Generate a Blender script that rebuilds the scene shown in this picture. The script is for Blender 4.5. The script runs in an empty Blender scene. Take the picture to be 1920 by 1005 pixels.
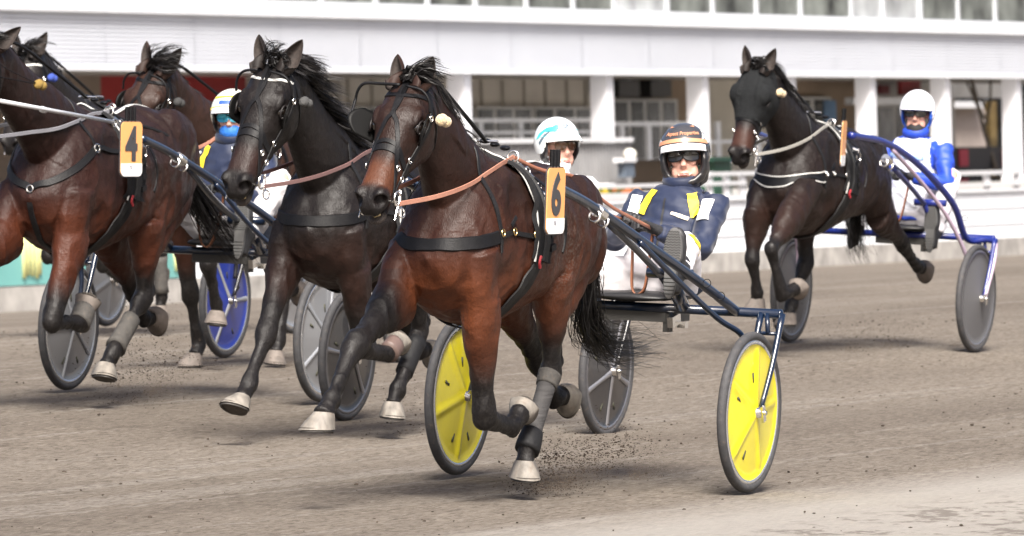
import bpy, bmesh, math, random
import numpy as np
from mathutils import Vector, Matrix, noise
from mathutils.bvhtree import BVHTree
sc = bpy.context.scene
COL = sc.collection
R_ = math.radians

# ---------------- camera ----------------
FPX = 15000.0; CAMH = 1.42; PITCH = math.atan(147.5/FPX); ROLL = 0.027
_R0 = Vector((1,0,0)); _U0 = Vector((0, math.sin(PITCH), math.cos(PITCH))); CF = Vector((0, math.cos(PITCH), -math.sin(PITCH)))
CR = _R0*math.cos(ROLL) - _U0*math.sin(ROLL); CU = _U0*math.cos(ROLL) + _R0*math.sin(ROLL)
CAM = Vector((0,0,CAMH))
cd = bpy.data.cameras.new('camera'); cam = bpy.data.objects.new('camera', cd); COL.objects.link(cam)
m = Matrix.Identity(4)
for i in range(3):
    m[i][0] = CR[i]; m[i][1] = CU[i]; m[i][2] = -CF[i]; m[i][3] = CAM[i]
cam.matrix_world = m
cd.sensor_width = 36; cd.lens = 36*FPX/1920; cd.clip_start = 1; cd.clip_end = 3000
cd.dof.use_dof = True; cd.dof.focus_distance = 35.6; cd.dof.aperture_fstop = 10.5
sc.camera = cam

# ---------------- world and sun ----------------
SUN_EL, SUN_AZ = R_(47), R_(173)      # azimuth measured clockwise from +Y
w = bpy.data.worlds.new('World'); sc.world = w; w.use_nodes = True
nt = w.node_tree; bg = nt.nodes['Background']
sky = nt.nodes.new('ShaderNodeTexSky'); sky.sky_type = 'NISHITA'; sky.sun_disc = False
sky.sun_elevation = SUN_EL; sky.sun_rotation = SUN_AZ; sky.dust_density = 6.0; sky.air_density = 0.6; sky.ozone_density = 0.2
nt.links.new(sky.outputs[0], bg.inputs[0]); bg.inputs[1].default_value = 0.125
sl = bpy.data.lights.new('sun', 'SUN'); sl.energy = 5.0; sl.angle = R_(20); sl.color = (1.0, 0.96, 0.90)
so = bpy.data.objects.new('sun', sl); COL.objects.link(so)
sd = Vector((math.sin(SUN_AZ)*math.cos(SUN_EL), math.cos(SUN_AZ)*math.cos(SUN_EL), math.sin(SUN_EL)))
so.rotation_euler = sd.to_track_quat('Z', 'Y').to_euler(); so.location = (0, 0, 60)
sc.view_settings.view_transform = 'Standard'; sc.view_settings.look = 'None'; sc.view_settings.exposure = 0.80; sc.view_settings.gamma = 1

# ---------------- helpers ----------------
def ray(px, py): return CF*FPX + CR*(px-960) + CU*(502.5-py)
def atY(px, py, Y):
    d = ray(px, py); return CAM + d*(Y/d.y)

class Frame:
    """right-handed frame of one horse and sulky: x forward, y to the horse's left, z up; origin on the ground under the axle"""
    def __init__(s, o, ey):
        s.o = Vector(o); s.ey = Vector(ey).normalized(); s.ex = Vector((s.ey.y, -s.ey.x, 0)).normalized(); s.ez = s.ex.cross(s.ey)
    def mat(s):
        m = Matrix.Identity(4)
        for i in range(3):
            m[i][0] = s.ex[i]; m[i][1] = s.ey[i]; m[i][2] = s.ez[i]; m[i][3] = s.o[i]
        return m
def hexc(r, g, b): # sRGB 0-255 -> linear
    f = lambda c: ((c/255)/12.92 if c/255 <= .04045 else ((c/255+.055)/1.055)**2.4)
    return (f(r), f(g), f(b), 1)

MATS = {}
def mat(name, col, rough=.5, metal=0, spec=.5, noise_amt=0, noise_scale=20, bump=0, bump_scale=60, coat=0, dirt=0, dscale=35, stretch=None, alpha=None, sheen=0, emis=None, ior=None):
    if name in MATS: return MATS[name]
    m = bpy.data.materials.new(name); m.use_nodes = True; n = m.node_tree.nodes; l = m.node_tree.links
    b = n['Principled BSDF']; c = tuple(col)[:3] + (1,)
    b.inputs['Base Color'].default_value = c; b.inputs['Roughness'].default_value = rough; b.inputs['Metallic'].default_value = metal
    b.inputs['Specular IOR Level'].default_value = spec; b.inputs['Coat Weight'].default_value = coat; b.inputs['Sheen Weight'].default_value = sheen
    tc = n.new('ShaderNodeTexCoord'); mp = n.new('ShaderNodeMapping'); l.new(tc.outputs['Object'], mp.inputs[0])
    if stretch: mp.inputs['Scale'].default_value = stretch
    cur = None
    if noise_amt:
        t = n.new('ShaderNodeTexNoise'); t.inputs['Scale'].default_value = noise_scale; t.inputs['Detail'].default_value = 6; l.new(mp.outputs[0], t.inputs[0])
        mr = n.new('ShaderNodeMapRange'); mr.inputs[1].default_value = .3; mr.inputs[2].default_value = .7; mr.inputs[3].default_value = 1-noise_amt; mr.inputs[4].default_value = 1+noise_amt
        l.new(t.outputs[0], mr.inputs[0])
        mx = n.new('ShaderNodeVectorMath'); mx.operation = 'SCALE'; mx.inputs[0].default_value = c[:3]; l.new(mr.outputs[0], mx.inputs[3]); l.new(mx.outputs[0], b.inputs['Base Color']); cur = mx.outputs[0]
    if dirt:
        t = n.new('ShaderNodeTexNoise'); t.inputs['Scale'].default_value = dscale; t.inputs['Detail'].default_value = 8; t.inputs['Roughness'].default_value = .75; l.new(mp.outputs[0], t.inputs[0])
        mr = n.new('ShaderNodeMapRange'); mr.inputs[1].default_value = .55; mr.inputs[2].default_value = .72; mr.inputs[3].default_value = 0; mr.inputs[4].default_value = dirt; l.new(t.outputs[0], mr.inputs[0])
        mx = n.new('ShaderNodeMix'); mx.data_type = 'RGBA'; l.new(mr.outputs[0], mx.inputs[0])
        if cur: l.new(cur, mx.inputs[6])
        else: mx.inputs[6].default_value = c
        mx.inputs[7].default_value = (.16,.12,.09,1); l.new(mx.outputs[2], b.inputs['Base Color'])
    if bump:
        t = n.new('ShaderNodeTexNoise'); t.inputs['Scale'].default_value = bump_scale; t.inputs['Detail'].default_value = 5; l.new(mp.outputs[0], t.inputs[0])
        bp = n.new('ShaderNodeBump'); bp.inputs['Strength'].default_value = bump; bp.inputs['Distance'].default_value = .01; l.new(t.outputs[0], bp.inputs['Height']); l.new(bp.outputs[0], b.inputs['Normal'])
    if emis: b.inputs['Emission Color'].default_value = tuple(emis)+(1,); b.inputs['Emission Strength'].default_value = 1
    MATS[name] = m; return m

class MB:
    """collects vertices and faces for one mesh"""
    def __init__(s): s.v = []; s.f = []; s.mi = []; s.cur = 0
    def add(s, vs, fs):
        k = len(s.v); s.v += [tuple(v) for v in vs]; s.f += [tuple(i+k for i in f) for f in fs]; s.mi += [s.cur]*len(fs)
    def box(s, c, d, rot=None):
        x, y, z = d[0]/2, d[1]/2, d[2]/2
        vs = [Vector((a, b, e)) for a in (-x, x) for b in (-y, y) for e in (-z, z)]
        if rot is not None: vs = [rot @ v for v in vs]
        s.add([v+Vector(c) for v in vs], [(0,1,3,2),(4,6,7,5),(0,4,5,1),(2,3,7,6),(0,2,6,4),(1,5,7,3)])
    def loft(s, st, seg=20, side=None, capround=True):
        """st: list of (x,y,z,w,hu,hd,[n]) ; w along the side axis, hu / hd along +up and -up"""
        P = [Vector(q[:3]) for q in st]; N = len(P); rings = []
        for i, q in enumerate(st):
            t = (P[min(i+1, N-1)]-P[max(i-1, 0)])
            if t.length < 1e-9: t = Vector((1, 0, 0))
            t.normalize(); sd = Vector(side) if side else Vector((0,1,0))
            sd = (sd - t*sd.dot(t))
            if sd.length < 1e-4: sd = Vector((1,0,0)) - t*t.x
            sd.normalize(); up = t.cross(sd)
            w, hu = q[3], q[4]; hd = q[5] if len(q) > 5 else hu; n = q[6] if len(q) > 6 else 2.0
            ring = []
            for k in range(seg):
                a = 2*math.pi*k/seg; ca, sa = math.cos(a), math.sin(a)
                cx = math.copysign(abs(ca)**(2/n), ca)*w; cy = math.copysign(abs(sa)**(2/n), sa)
                ring.append(P[i] + sd*cx + up*(cy*(hu if cy > 0 else hd)))
            rings.append((P[i], ring, t))
        vs = []; fs = []
        for c, r, t in rings: vs += r
        for i in range(N-1):
            for k in range(seg):
                a = i*seg+k; b = i*seg+(k+1) % seg; fs.append((a, b, b+seg, a+seg))
        e0 = min(st[0][3], st[0][4])*.5 if capround else 0; e1 = min(st[-1][3], st[-1][4])*.5 if capround else 0
        vs.append(P[0]-rings[0][2]*e0); vs.append(P[-1]+rings[-1][2]*e1); a0 = len(vs)-2; a1 = len(vs)-1
        for k in range(seg):
            fs.append((a0, (k+1) % seg, k)); fs.append((a1, (N-1)*seg+k, (N-1)*seg+(k+1) % seg))
        # orientation: up = t x side, ring goes side->up ; outward
        s.add(vs, [f[::-1] for f in fs])
    def tube(s, pts, r, seg=10, r2=None):
        pts = [Vector(p) for p in pts]; n = len(pts)
        rr = [r + (r2-r)*i/(n-1) if r2 is not None else r for i in range(n)] if not isinstance(r, (list, tuple)) else list(r)
        frames = []; t0 = (pts[1]-pts[0]).normalized(); a = Vector((0,0,1)) if abs(t0.z) < .9 else Vector((1,0,0)); u = t0.cross(a).normalized()
        vs = []; fs = []
        for i, p in enumerate(pts):
            t = (pts[min(i+1, n-1)]-pts[max(i-1, 0)]).normalized(); u = (u - t*u.dot(t)).normalized(); v = t.cross(u)
            for k in range(seg):
                a = 2*math.pi*k/seg; vs.append(p + (u*math.cos(a)+v*math.sin(a))*rr[i])
        for i in range(n-1):
            for k in range(seg):
                a = i*seg+k; b = i*seg+(k+1) % seg; fs.append((a, b, b+seg, a+seg))
        vs += [pts[0], pts[-1]]; c0 = len(vs)-2
        for k in range(seg): fs.append((c0, (k+1) % seg, k)); fs.append((c0+1, (n-1)*seg+k, (n-1)*seg+(k+1) % seg))
        s.add(vs, fs)
    def ell(s, c, r, rot=None, nu=16, nv=10):
        vs = []; fs = []; c = Vector(c)
        for i in range(nv+1):
            th = math.pi*i/nv
            for k in range(nu):
                a = 2*math.pi*k/nu; p = Vector((r[0]*math.sin(th)*math.cos(a), r[1]*math.sin(th)*math.sin(a), r[2]*math.cos(th)))
                if rot is not None: p = rot @ p
                vs.append(c+p)
        for i in range(nv):
            for k in range(nu):
                a = i*nu+k; b = i*nu+(k+1) % nu
                if i == 0: fs.append((a, a+nu, b+nu))
                elif i == nv-1: fs.append((a, a+nu, b))
                else: fs.append((a, a+nu, b+nu, b))
        s.add(vs, fs)
    def torus(s, c, ax, R, r, nu=24, nv=8, sx=1.0):
        c = Vector(c); ax = Vector(ax).normalized(); a = Vector((0,0,1)) if abs(ax.z) < .9 else Vector((1,0,0)); u = ax.cross(a).normalized(); v = ax.cross(u)
        vs = []; fs = []
        for i in range(nu):
            t = 2*math.pi*i/nu; d = u*math.cos(t)+v*math.sin(t)
            for k in range(nv):
                p = 2*math.pi*k/nv; vs.append(c + d*(R+r*math.cos(p)) + ax*(r*sx*math.sin(p)))
        for i in range(nu):
            for k in range(nv):
                a = i*nv+k; b = i*nv+(k+1) % nv; e = ((i+1) % nu)*nv+(k+1) % nv; g = ((i+1) % nu)*nv+k; fs.append((a, b, e, g))
        s.add(vs, fs)
    def ribbon(s, pts, wd, th):
        """pts: list of (point, widthdir, normal); solid strap of width wd (or list) and thickness th"""
        n = len(pts); vs = []; fs = []
        for i, (p, w_, nn) in enumerate(pts):
            h = (wd[i] if isinstance(wd, (list, tuple)) else wd)/2
            vs += [p - w_*h, p + w_*h, p + w_*h*.85 + nn*th, p - w_*h*.85 + nn*th]
        for i in range(n-1):
            for k in range(4):
                a = i*4+k; b = i*4+(k+1) % 4; fs.append((a, b, b+4, a+4))
        fs.append((0,3,2,1)); k = (n-1)*4; fs.append((k, k+1, k+2, k+3))
        s.add(vs, fs)
    def mesh(s, name, mats, smooth=True):
        me = bpy.data.meshes.new(name); me.from_pydata(s.v, [], s.f)
        for m_ in (mats if isinstance(mats, (list, tuple)) else [mats]): me.materials.append(m_)
        if any(s.mi): me.polygons.foreach_set('material_index', s.mi)
        if smooth: me.polygons.foreach_set('use_smooth', [True]*len(me.polygons))
        me.update(); return me
    def build(s, name, mats, parent=None, smooth=True, sharp=None, fixn=True):
        me = s.mesh(name, mats, smooth)
        if fixn:
            bm = bmesh.new(); bm.from_mesh(me); bmesh.ops.recalc_face_normals(bm, faces=bm.faces); bm.to_mesh(me); bm.free()
        if sharp is not None: me.set_sharp_from_angle(angle=R_(sharp))
        o = bpy.data.objects.new(name, me); COL.objects.link(o)
        if parent is not None: o.parent = parent
        return o
def build_split(mb, name, m_, parent=None, smooth=True):
    """one object for every separate piece"""
    par = list(range(len(mb.v)))
    def find(a):
        while par[a] != a: par[a] = par[par[a]]; a = par[a]
        return a
    for f in mb.f:
        r = find(f[0])
        for q in f[1:]: par[find(q)] = r
    groups = {}
    for f, mi in zip(mb.f, mb.mi): groups.setdefault(find(f[0]), []).append((f, mi))
    outs = []
    for fs in groups.values():
        p = MB(); idx = {}
        for f, mi in fs:
            for q in f:
                if q not in idx: idx[q] = len(p.v); p.v.append(mb.v[q])
            p.f.append(tuple(idx[q] for q in f)); p.mi.append(mi)
        outs.append(p.build(name, m_, parent, smooth, sharp=42))
    return outs
def tag(o, label=None, cat=None, group=None, kind=None):
    if label: o['label'] = label
    if cat: o['category'] = cat
    if group: o['group'] = group
    if kind: o['kind'] = kind
    return o
def empty(name, M, label=None, cat=None, group=None):
    o = bpy.data.objects.new(name, None); COL.objects.link(o); o.matrix_world = M; o.empty_display_size = .1
    return tag(o, label, cat, group)
def remeshed(mb, voxel, smooth_it=6, factor=.5):
    me = mb.mesh('tmp', [], False)
    bm = bmesh.new(); bm.from_mesh(me); bm.to_mesh(me); bm.free()
    o = bpy.data.objects.new('tmp', me); COL.objects.link(o)
    r = o.modifiers.new('r', 'REMESH'); r.mode = 'VOXEL'; r.voxel_size = voxel; r.adaptivity = 0
    s_ = o.modifiers.new('s', 'SMOOTH'); s_.factor = factor; s_.iterations = smooth_it
    dg = bpy.context.evaluated_depsgraph_get(); ev = o.evaluated_get(dg)
    out = bpy.data.meshes.new_from_object(ev)
    bpy.data.objects.remove(o); bpy.data.meshes.remove(me)
    return out
def link(name, me, mats, parent=None, smooth=True):
    me.name = name; me.materials.clear()
    for m_ in (mats if isinstance(mats, (list, tuple)) else [mats]): me.materials.append(m_)
    if smooth: me.polygons.foreach_set('use_smooth', [True]*len(me.polygons))
    o = bpy.data.objects.new(name, me); COL.objects.link(o)
    if parent is not None: o.parent = parent
    return o
def cat_rom(pts, n=8):
    P = [Vector(p) for p in pts]; P = [P[0]*2-P[1]] + P + [P[-1]*2-P[-2]]; out = []
    for i in range(1, len(P)-2):
        for k in range(n):
            t = k/n; a, b, c, d = P[i-1], P[i], P[i+1], P[i+2]
            out.append(.5*((2*b) + (c-a)*t + (2*a-5*b+4*c-d)*t*t + (3*b-a-3*c+d)*t**3))
    out.append(P[-2]); return out
def strap(mb, bvh, pts, wd, th=.004, off=.002, n=10, sm=4):
    q = cat_rom(pts, n); S = []
    for p in q:
        loc, nn, _, _ = bvh.find_nearest(p)
        S.append((loc + nn*off, nn))
    for _ in range(sm):
        S = [S[0]] + [((S[i-1][0]+S[i][0]*2+S[i+1][0])/4, (S[i-1][1]+S[i][1]*2+S[i+1][1]).normalized()) for i in range(1, len(S)-1)] + [S[-1]]
    out = []
    for i, (p, nn) in enumerate(S):
        t = (S[min(i+1, len(S)-1)][0]-S[max(i-1, 0)][0]).normalized(); w_ = t.cross(nn).normalized(); out.append((p, w_, nn))
    mb.ribbon(out, wd, th); return out
def freestrap(mb, pts, wd, th, wdir=(0,0,1), n=8, bvh=None):
    q = cat_rom(pts, n); out = []
    if bvh:
        for i in range(1, len(q)-1):
            loc, nn, _, _ = bvh.find_nearest(q[i])
            if (q[i]-loc).dot(nn) < .010: q[i] = loc + nn*.010
        for _ in range(3): q = [q[0]] + [(q[i-1]+q[i]*2+q[i+1])/4 for i in range(1, len(q)-1)] + [q[-1]]
    for i, p in enumerate(q):
        t = (q[min(i+1, len(q)-1)]-q[max(i-1, 0)]).normalized(); w_ = Vector(wdir); w_ = (w_-t*w_.dot(t)).normalized(); out.append((p, w_, t.cross(w_)))
    mb.ribbon(out, wd, th)
def text_mesh(txt, size, extrude=.001, offset=0, shear=0):
    cu = bpy.data.curves.new('txt', 'FONT'); cu.body = txt; cu.size = size; cu.extrude = extrude; cu.offset = offset; cu.shear = shear
    cu.align_x = 'CENTER'; cu.align_y = 'CENTER'; cu.resolution_u = 4
    o = bpy.data.objects.new('txt', cu); COL.objects.link(o); dg = bpy.context.evaluated_depsgraph_get()
    me = bpy.data.meshes.new_from_object(o.evaluated_get(dg)); bpy.data.objects.remove(o); bpy.data.curves.remove(cu); return me
def text_obj(name, txt, size, m_, parent, M, extrude=.001, offset=0, sx=1, shear=0):
    me = text_mesh(txt, size, extrude, offset, shear); me.transform(M @ Matrix.Diagonal((sx, 1, 1, 1)))
    o = link(name, me, m_, parent, smooth=False); return o
def basis(o, x, y, z):
    m = Matrix.Identity(4)
    for i in range(3): m[i][0] = x[i]; m[i][1] = y[i]; m[i][2] = z[i]; m[i][3] = o[i]
    return m
def sstep(a, b, x):
    t = np.clip((x-a)/(b-a), 0, 1); return t*t*(3-2*t)
# ---------------- ground ----------------
HEAD = R_(23); VL = Vector((math.cos(HEAD), -math.sin(HEAD), 0)); UL = Vector((math.sin(HEAD), math.cos(HEAD), 0)); O6 = Vector((.38, 36.91, 0))
PV = [-400,-60,-30.8,-16,-10.9,-9.5,-6.9,-5.7,-4.15,-3.65,-2.15,-.72,.72,3,14,60]
PZ = [.05,.05,.05,.45,.50,.44,.40,.35,.26,.19,.11,.085,-.002,-.12,-.25,-.3]
def gz(v): return np.interp(v, PV, PZ)
def ground_z(x, y): return float(gz((x-O6.x)*VL.x + (y-O6.y)*VL.y))
def ground_mat():
    m = bpy.data.materials.new('packed_dirt'); m.use_nodes = True; n = m.node_tree.nodes; l = m.node_tree.links; b = n['Principled BSDF']
    g = n.new('ShaderNodeNewGeometry'); sp = n.new('ShaderNodeMapping'); sp.vector_type = 'POINT'
    sp.inputs['Rotation'].default_value = (0, 0, HEAD)   # x' = across the track, y' = along the track
    l.new(g.outputs['Position'], sp.inputs[0])
    def nz(scale, sx, sy, detail=6, rough=.6):
        mp = n.new('ShaderNodeMapping'); mp.inputs['Scale'].default_value = (sx, sy, 1); l.new(sp.outputs[0], mp.inputs[0])
        t = n.new('ShaderNodeTexNoise'); t.inputs['Scale'].default_value = scale; t.inputs['Detail'].default_value = detail; t.inputs['Roughness'].default_value = rough; l.new(mp.outputs[0], t.inputs[0]); return t.outputs[0]
    def ramp(src, a, b_, ca, cb):
        r = n.new('ShaderNodeMapRange'); r.inputs[1].default_value = a; r.inputs[2].default_value = b_; r.inputs[3].default_value = ca; r.inputs[4].default_value = cb; l.new(src, r.inputs[0]); return r.outputs[0]
    def mix(f, a, b_):
        x = n.new('ShaderNodeMix'); x.data_type = 'RGBA'
        for s_, v in ((0, f), (6, a), (7, b_)):
            if hasattr(v, 'is_linked') or hasattr(v, 'node'): l.new(v, x.inputs[s_])
            else: x.inputs[s_].default_value = v
        return x.outputs[2]
    base = mix(ramp(nz(.5, 1, .25), .35, .65, 0, 1), (.158,.134,.110,1), (.225,.196,.163,1))
    streak = ramp(nz(4.5, 1, .012, 3), .585, .64, 0, .55); c = mix(streak, base, (.28,.255,.225,1))
    streak2 = ramp(nz(11, 1, .02, 3), .62, .67, 0, .35); c = mix(streak2, c, (.33,.305,.27,1))
    dark = ramp(nz(5, 1, .30, 9, .8), .56, .66, 0, .62); c = mix(dark, c, (.098,.079,.063,1))
    c = mix(ramp(nz(52, 1, .17, 4, .75), .46, .60, 0, .70), c, (.078,.062,.049,1)); c = mix(ramp(nz(60, 1, .16, 4, .75), .54, .66, 0, .55), c, (.33,.295,.25,1))
    sx = n.new('ShaderNodeSeparateXYZ'); l.new(sp.outputs[0], sx.inputs[0])
    v0 = O6.x*VL.x + O6.y*VL.y
    edge = ramp(sx.outputs[0], v0+.70, v0+1.35, 0, .62); c = mix(edge, c, (.42,.40,.37,1)); e2 = ramp(sx.outputs[0], v0+1.5, v0+1.9, 0, 1); rp = ramp(nz(7, 1, .55, 6, .7), .52, .60, 0, .7); mm = n.new('ShaderNodeMath'); mm.operation = 'MULTIPLY'; l.new(e2, mm.inputs[0]); l.new(rp, mm.inputs[1]); c = mix(mm.outputs[0], c, (.13,.11,.095,1))
    l.new(c, b.inputs['Base Color']); b.inputs['Roughness'].default_value = .92; b.inputs['Specular IOR Level'].default_value = .15
    bp = n.new('ShaderNodeBump'); bp.inputs['Strength'].default_value = .8; bp.inputs['Distance'].default_value = .04
    l.new(nz(45, 1, .18, 6, .8), bp.inputs['Height']); l.new(bp.outputs[0], b.inputs['Normal'])
    return m
GM = ground_mat()
def make_ground():
    mb = MB()
    # dense patch, then coarse surroundings sharing the same profile
    def grid(vs, us, disp):
        V, U_ = np.meshgrid(vs, us, indexing='ij'); X = O6.x + V*VL.x + U_*UL.x; Y = O6.y + V*VL.y + U_*UL.y; Z = gz(V)
        if disp:
            rng = np.random.RandomState(4)
            def fbm(sv, su):
                out = np.zeros(V.shape)
                for o in range(4):
                    ny, nx = V.shape; a = rng.rand(int((vs[-1]-vs[0])*sv*2**o)+3, int((us[-1]-us[0])*su*2**o)+3)
                    fy = (V-vs[0])*sv*2**o; fx = (U_-us[0])*su*2**o; iy = fy.astype(int); ix = fx.astype(int); ty = fy-iy; tx = fx-ix; ty = ty*ty*(3-2*ty); tx = tx*tx*(3-2*tx)
                    q = a[iy, ix]*(1-ty)*(1-tx)+a[iy+1, ix]*ty*(1-tx)+a[iy, ix+1]*(1-ty)*tx+a[iy+1, ix+1]*ty*tx
                    out += q/2**o
                return out-.94
            E_ = np.minimum(np.minimum(V-vs[0], vs[-1]-V), np.minimum(U_-us[0], us[-1]-U_)); fade = np.clip(E_/.5, 0, 1)
            Z = Z + fade*(fbm(3, .6)*.006 + fbm(11, 5)*.009)
        k = len(mb.v); nv, nu = V.shape
        mb.v += list(zip(X.ravel().tolist(), Y.ravel().tolist(), Z.ravel().tolist()))
        fs = [(k+i*nu+j, k+(i+1)*nu+j, k+(i+1)*nu+j+1, k+i*nu+j+1) for i in range(nv-1) for j in range(nu-1)]
        mb.f += fs; mb.mi += [0]*len(fs)
    va = np.arange(-12, 5.01, .05); ua = np.arange(-8, 22.01, .06)
    grid(va, ua, True)
    grid(np.array([-400,-200,-100,-60,-45,-30.8,-23,-16,-12]), np.array([-300,-100,-40,-8,0,7,15,22,60,120,300,900]), False)
    grid(np.array([5,9,14,30,60,200]), np.array([-300,-100,-40,-8,0,7,15,22,60,120,300,900]), False)
    grid(np.concatenate([np.arange(-12, 5.01, 1)]), np.array([22,40,60,120,300,900]), False)
    grid(np.concatenate([np.arange(-12, 5.01, 1)]), np.array([-300,-100,-40,-8]), False)
    o = mb.build('ground', GM); tag(o, kind='structure')
make_ground()

# loose clods lying on the track
def lump(mb, c, r, rng):
    vs = []; fs = []
    ico = [(0,0,1),(.894,0,.447),(.276,.851,.447),(-.724,.526,.447),(-.724,-.526,.447),(.276,-.851,.447),(.724,.526,-.447),(-.276,.851,-.447),(-.894,0,-.447),(-.276,-.851,-.447),(.724,-.526,-.447),(0,0,-1)]
    F = [(0,1,2),(0,2,3),(0,3,4),(0,4,5),(0,5,1),(1,6,2),(2,7,3),(3,8,4),(4,9,5),(5,10,1),(2,6,7),(3,7,8),(4,8,9),(5,9,10),(1,10,6),(6,11,7),(7,11,8),(8,11,9),(9,11,10),(10,11,6)]
    sx, sy, sz = rng.uniform(.7, 1.6), rng.uniform(.7, 1.4), rng.uniform(.4, .9)
    for v in ico:
        k = r*rng.uniform(.7, 1.25); vs.append((c[0]+v[0]*k*sx, c[1]+v[1]*k*sy, c[2]+v[2]*k*sz))
    mb.add(vs, F)
def make_clods():
    rng = random.Random(5); mb = MB()
    for _ in range(4200):
        v = rng.uniform(-12, 4.5); u = rng.uniform(-6, 22)**1.0
        if noise.noise(Vector((v*1.1, u*.35, 3))) < rng.uniform(-.25, .35): continue
        P = O6 + VL*v + UL*u; r = rng.choice([.003,.004,.005,.006,.008]) * (1 if rng.random() < .98 else 1.7)
        lump(mb, (P.x, P.y, float(gz(v))+r*.3), r, rng)
    o = mb.build('dirt_clods', mat('dark_clod', (.060,.048,.039), .95, spec=.1, noise_amt=.4, noise_scale=3), smooth=False, fixn=False); tag(o, kind='stuff')
make_clods()
# ---------------- trackside barrier and grandstand ----------------
AB = R_(22); UBd = Vector((math.sin(AB), math.cos(AB), 0)); NB = Vector((math.cos(AB), -math.sin(AB), 0))*-1   # NB points away from the camera side
if NB.y < 0: NB = -NB
ROTB = Matrix((UBd, NB, Vector((0,0,1)))).transposed()
def plane_pt(px, py, P0, off=0):
    d = ray(px, py); Q = P0 + NB*off; t = (Q-CAM).dot(NB)/d.dot(NB); return CAM + d*t
PBAR = atY(0, 586, 100); PBLD = atY(960, 133, 152)
def pbox(mb, P0, x0, y0, x1, y1, off, dep, z0=None, z1=None):
    ym = (y0+y1)/2; xm = (x0+x1)/2
    a = plane_pt(x0, ym, P0, off); b = plane_pt(x1, ym, P0, off); t = plane_pt(xm, y0, P0, off).z if z1 is None else z1; e = plane_pt(xm, y1, P0, off).z if z0 is None else z0
    c = (a+b)/2 + NB*(dep/2); c.z = (t+e)/2; mb.box(c, ((b-a).length, dep, abs(t-e)), ROTB)
def ubox(mb, P0, u0, u1, off, dep, z0, z1):
    c = P0 + UBd*((u0+u1)/2) + NB*(off+dep/2); c.z = (z0+z1)/2; mb.box(c, (u1-u0, dep, z1-z0), ROTB)
white = mat('white_paint', (.70,.72,.76), .5, noise_amt=.05, noise_scale=.6)
whiteb = mat('barrier_white', (.76,.79,.83), .45, noise_amt=.04, noise_scale=1.5)
plinth = mat('barrier_plinth', (.34,.325,.305), .9, noise_amt=.3, noise_scale=3, bump=.3, bump_scale=8)
teal = mat('teal_board', (.15,.38,.36), .5, noise_amt=.12, noise_scale=.7); yel = mat('yellow_drawing', (.50,.49,.22), .6)
def u_at(px, P0, off=0, py=400): return (plane_pt(px, py, P0, off)-P0).dot(UBd)
def make_barrier():
    E = empty('track_barrier', Matrix.Translation(PBAR), 'long white solid barrier along the far side of the track on a pale concrete plinth', 'barrier')
    inv = Matrix.Translation(-PBAR)
    def fin(mb, name, m_): 
        mb.v = [tuple(Vector(v)-PBAR) for v in mb.v]; return mb.build(name, m_, E, smooth=False)
    mb = MB(); ubox(mb, PBAR, -90, 200, 0, .35, -.3, .36); fin(mb, 'plinth', plinth)
    mb = MB(); 
    for k in range(-30, 66): ubox(mb, PBAR, k*3+.006, k*3+2.994, .08, .08, .36, 1.16)
    fin(mb, 'panel', whiteb)
    mb = MB()
    for z in (.60, .88): ubox(mb, PBAR, -90, 200, .065, .02, z, z+.025)
    ubox(mb, PBAR, -90, 200, .03, .2, 1.16, 1.20); fin(mb, 'rail_strip', mat('barrier_rail', (.72,.74,.78), .5))
make_barrier()
def ad_board(x0, x1, strokes, label):
    u0, u1 = u_at(x0, PBAR, 0, 500), u_at(x1, PBAR, 0, 500); O = PBAR + UBd*((u0+u1)/2)
    E = empty('advertising_board', Matrix.Translation(O), label, 'advertising board', 'teal boards on the barrier')
    mb = MB(); ubox(mb, PBAR, u0, u1, .03, .03, .38, 1.14); mb.v = [tuple(Vector(v)-O) for v in mb.v]; mb.build('board', teal, E, smooth=False)
    mb = MB()
    for (sx, sy0, sy1, wd) in strokes:
        a = plane_pt(sx, sy0, PBAR, .02); b = plane_pt(sx+3, sy1, PBAR, .02); mb.tube([a-O, (a+b)/2-O+UBd*.02, b-O], wd, 8)
    if strokes: mb.build('yellow_drawing', yel, E)
ad_board(-260, 175, [(42,440,522,.035),(50,440,516,.03),(58,440,518,.03),(66,445,522,.03),(72,450,515,.025)], 'teal board with yellow strokes on the barrier at the far left')
ad_board(238, 362, [(327,470,508,.03),(334,470,512,.03)], 'smaller teal board seen between the legs of the left horse')

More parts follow.
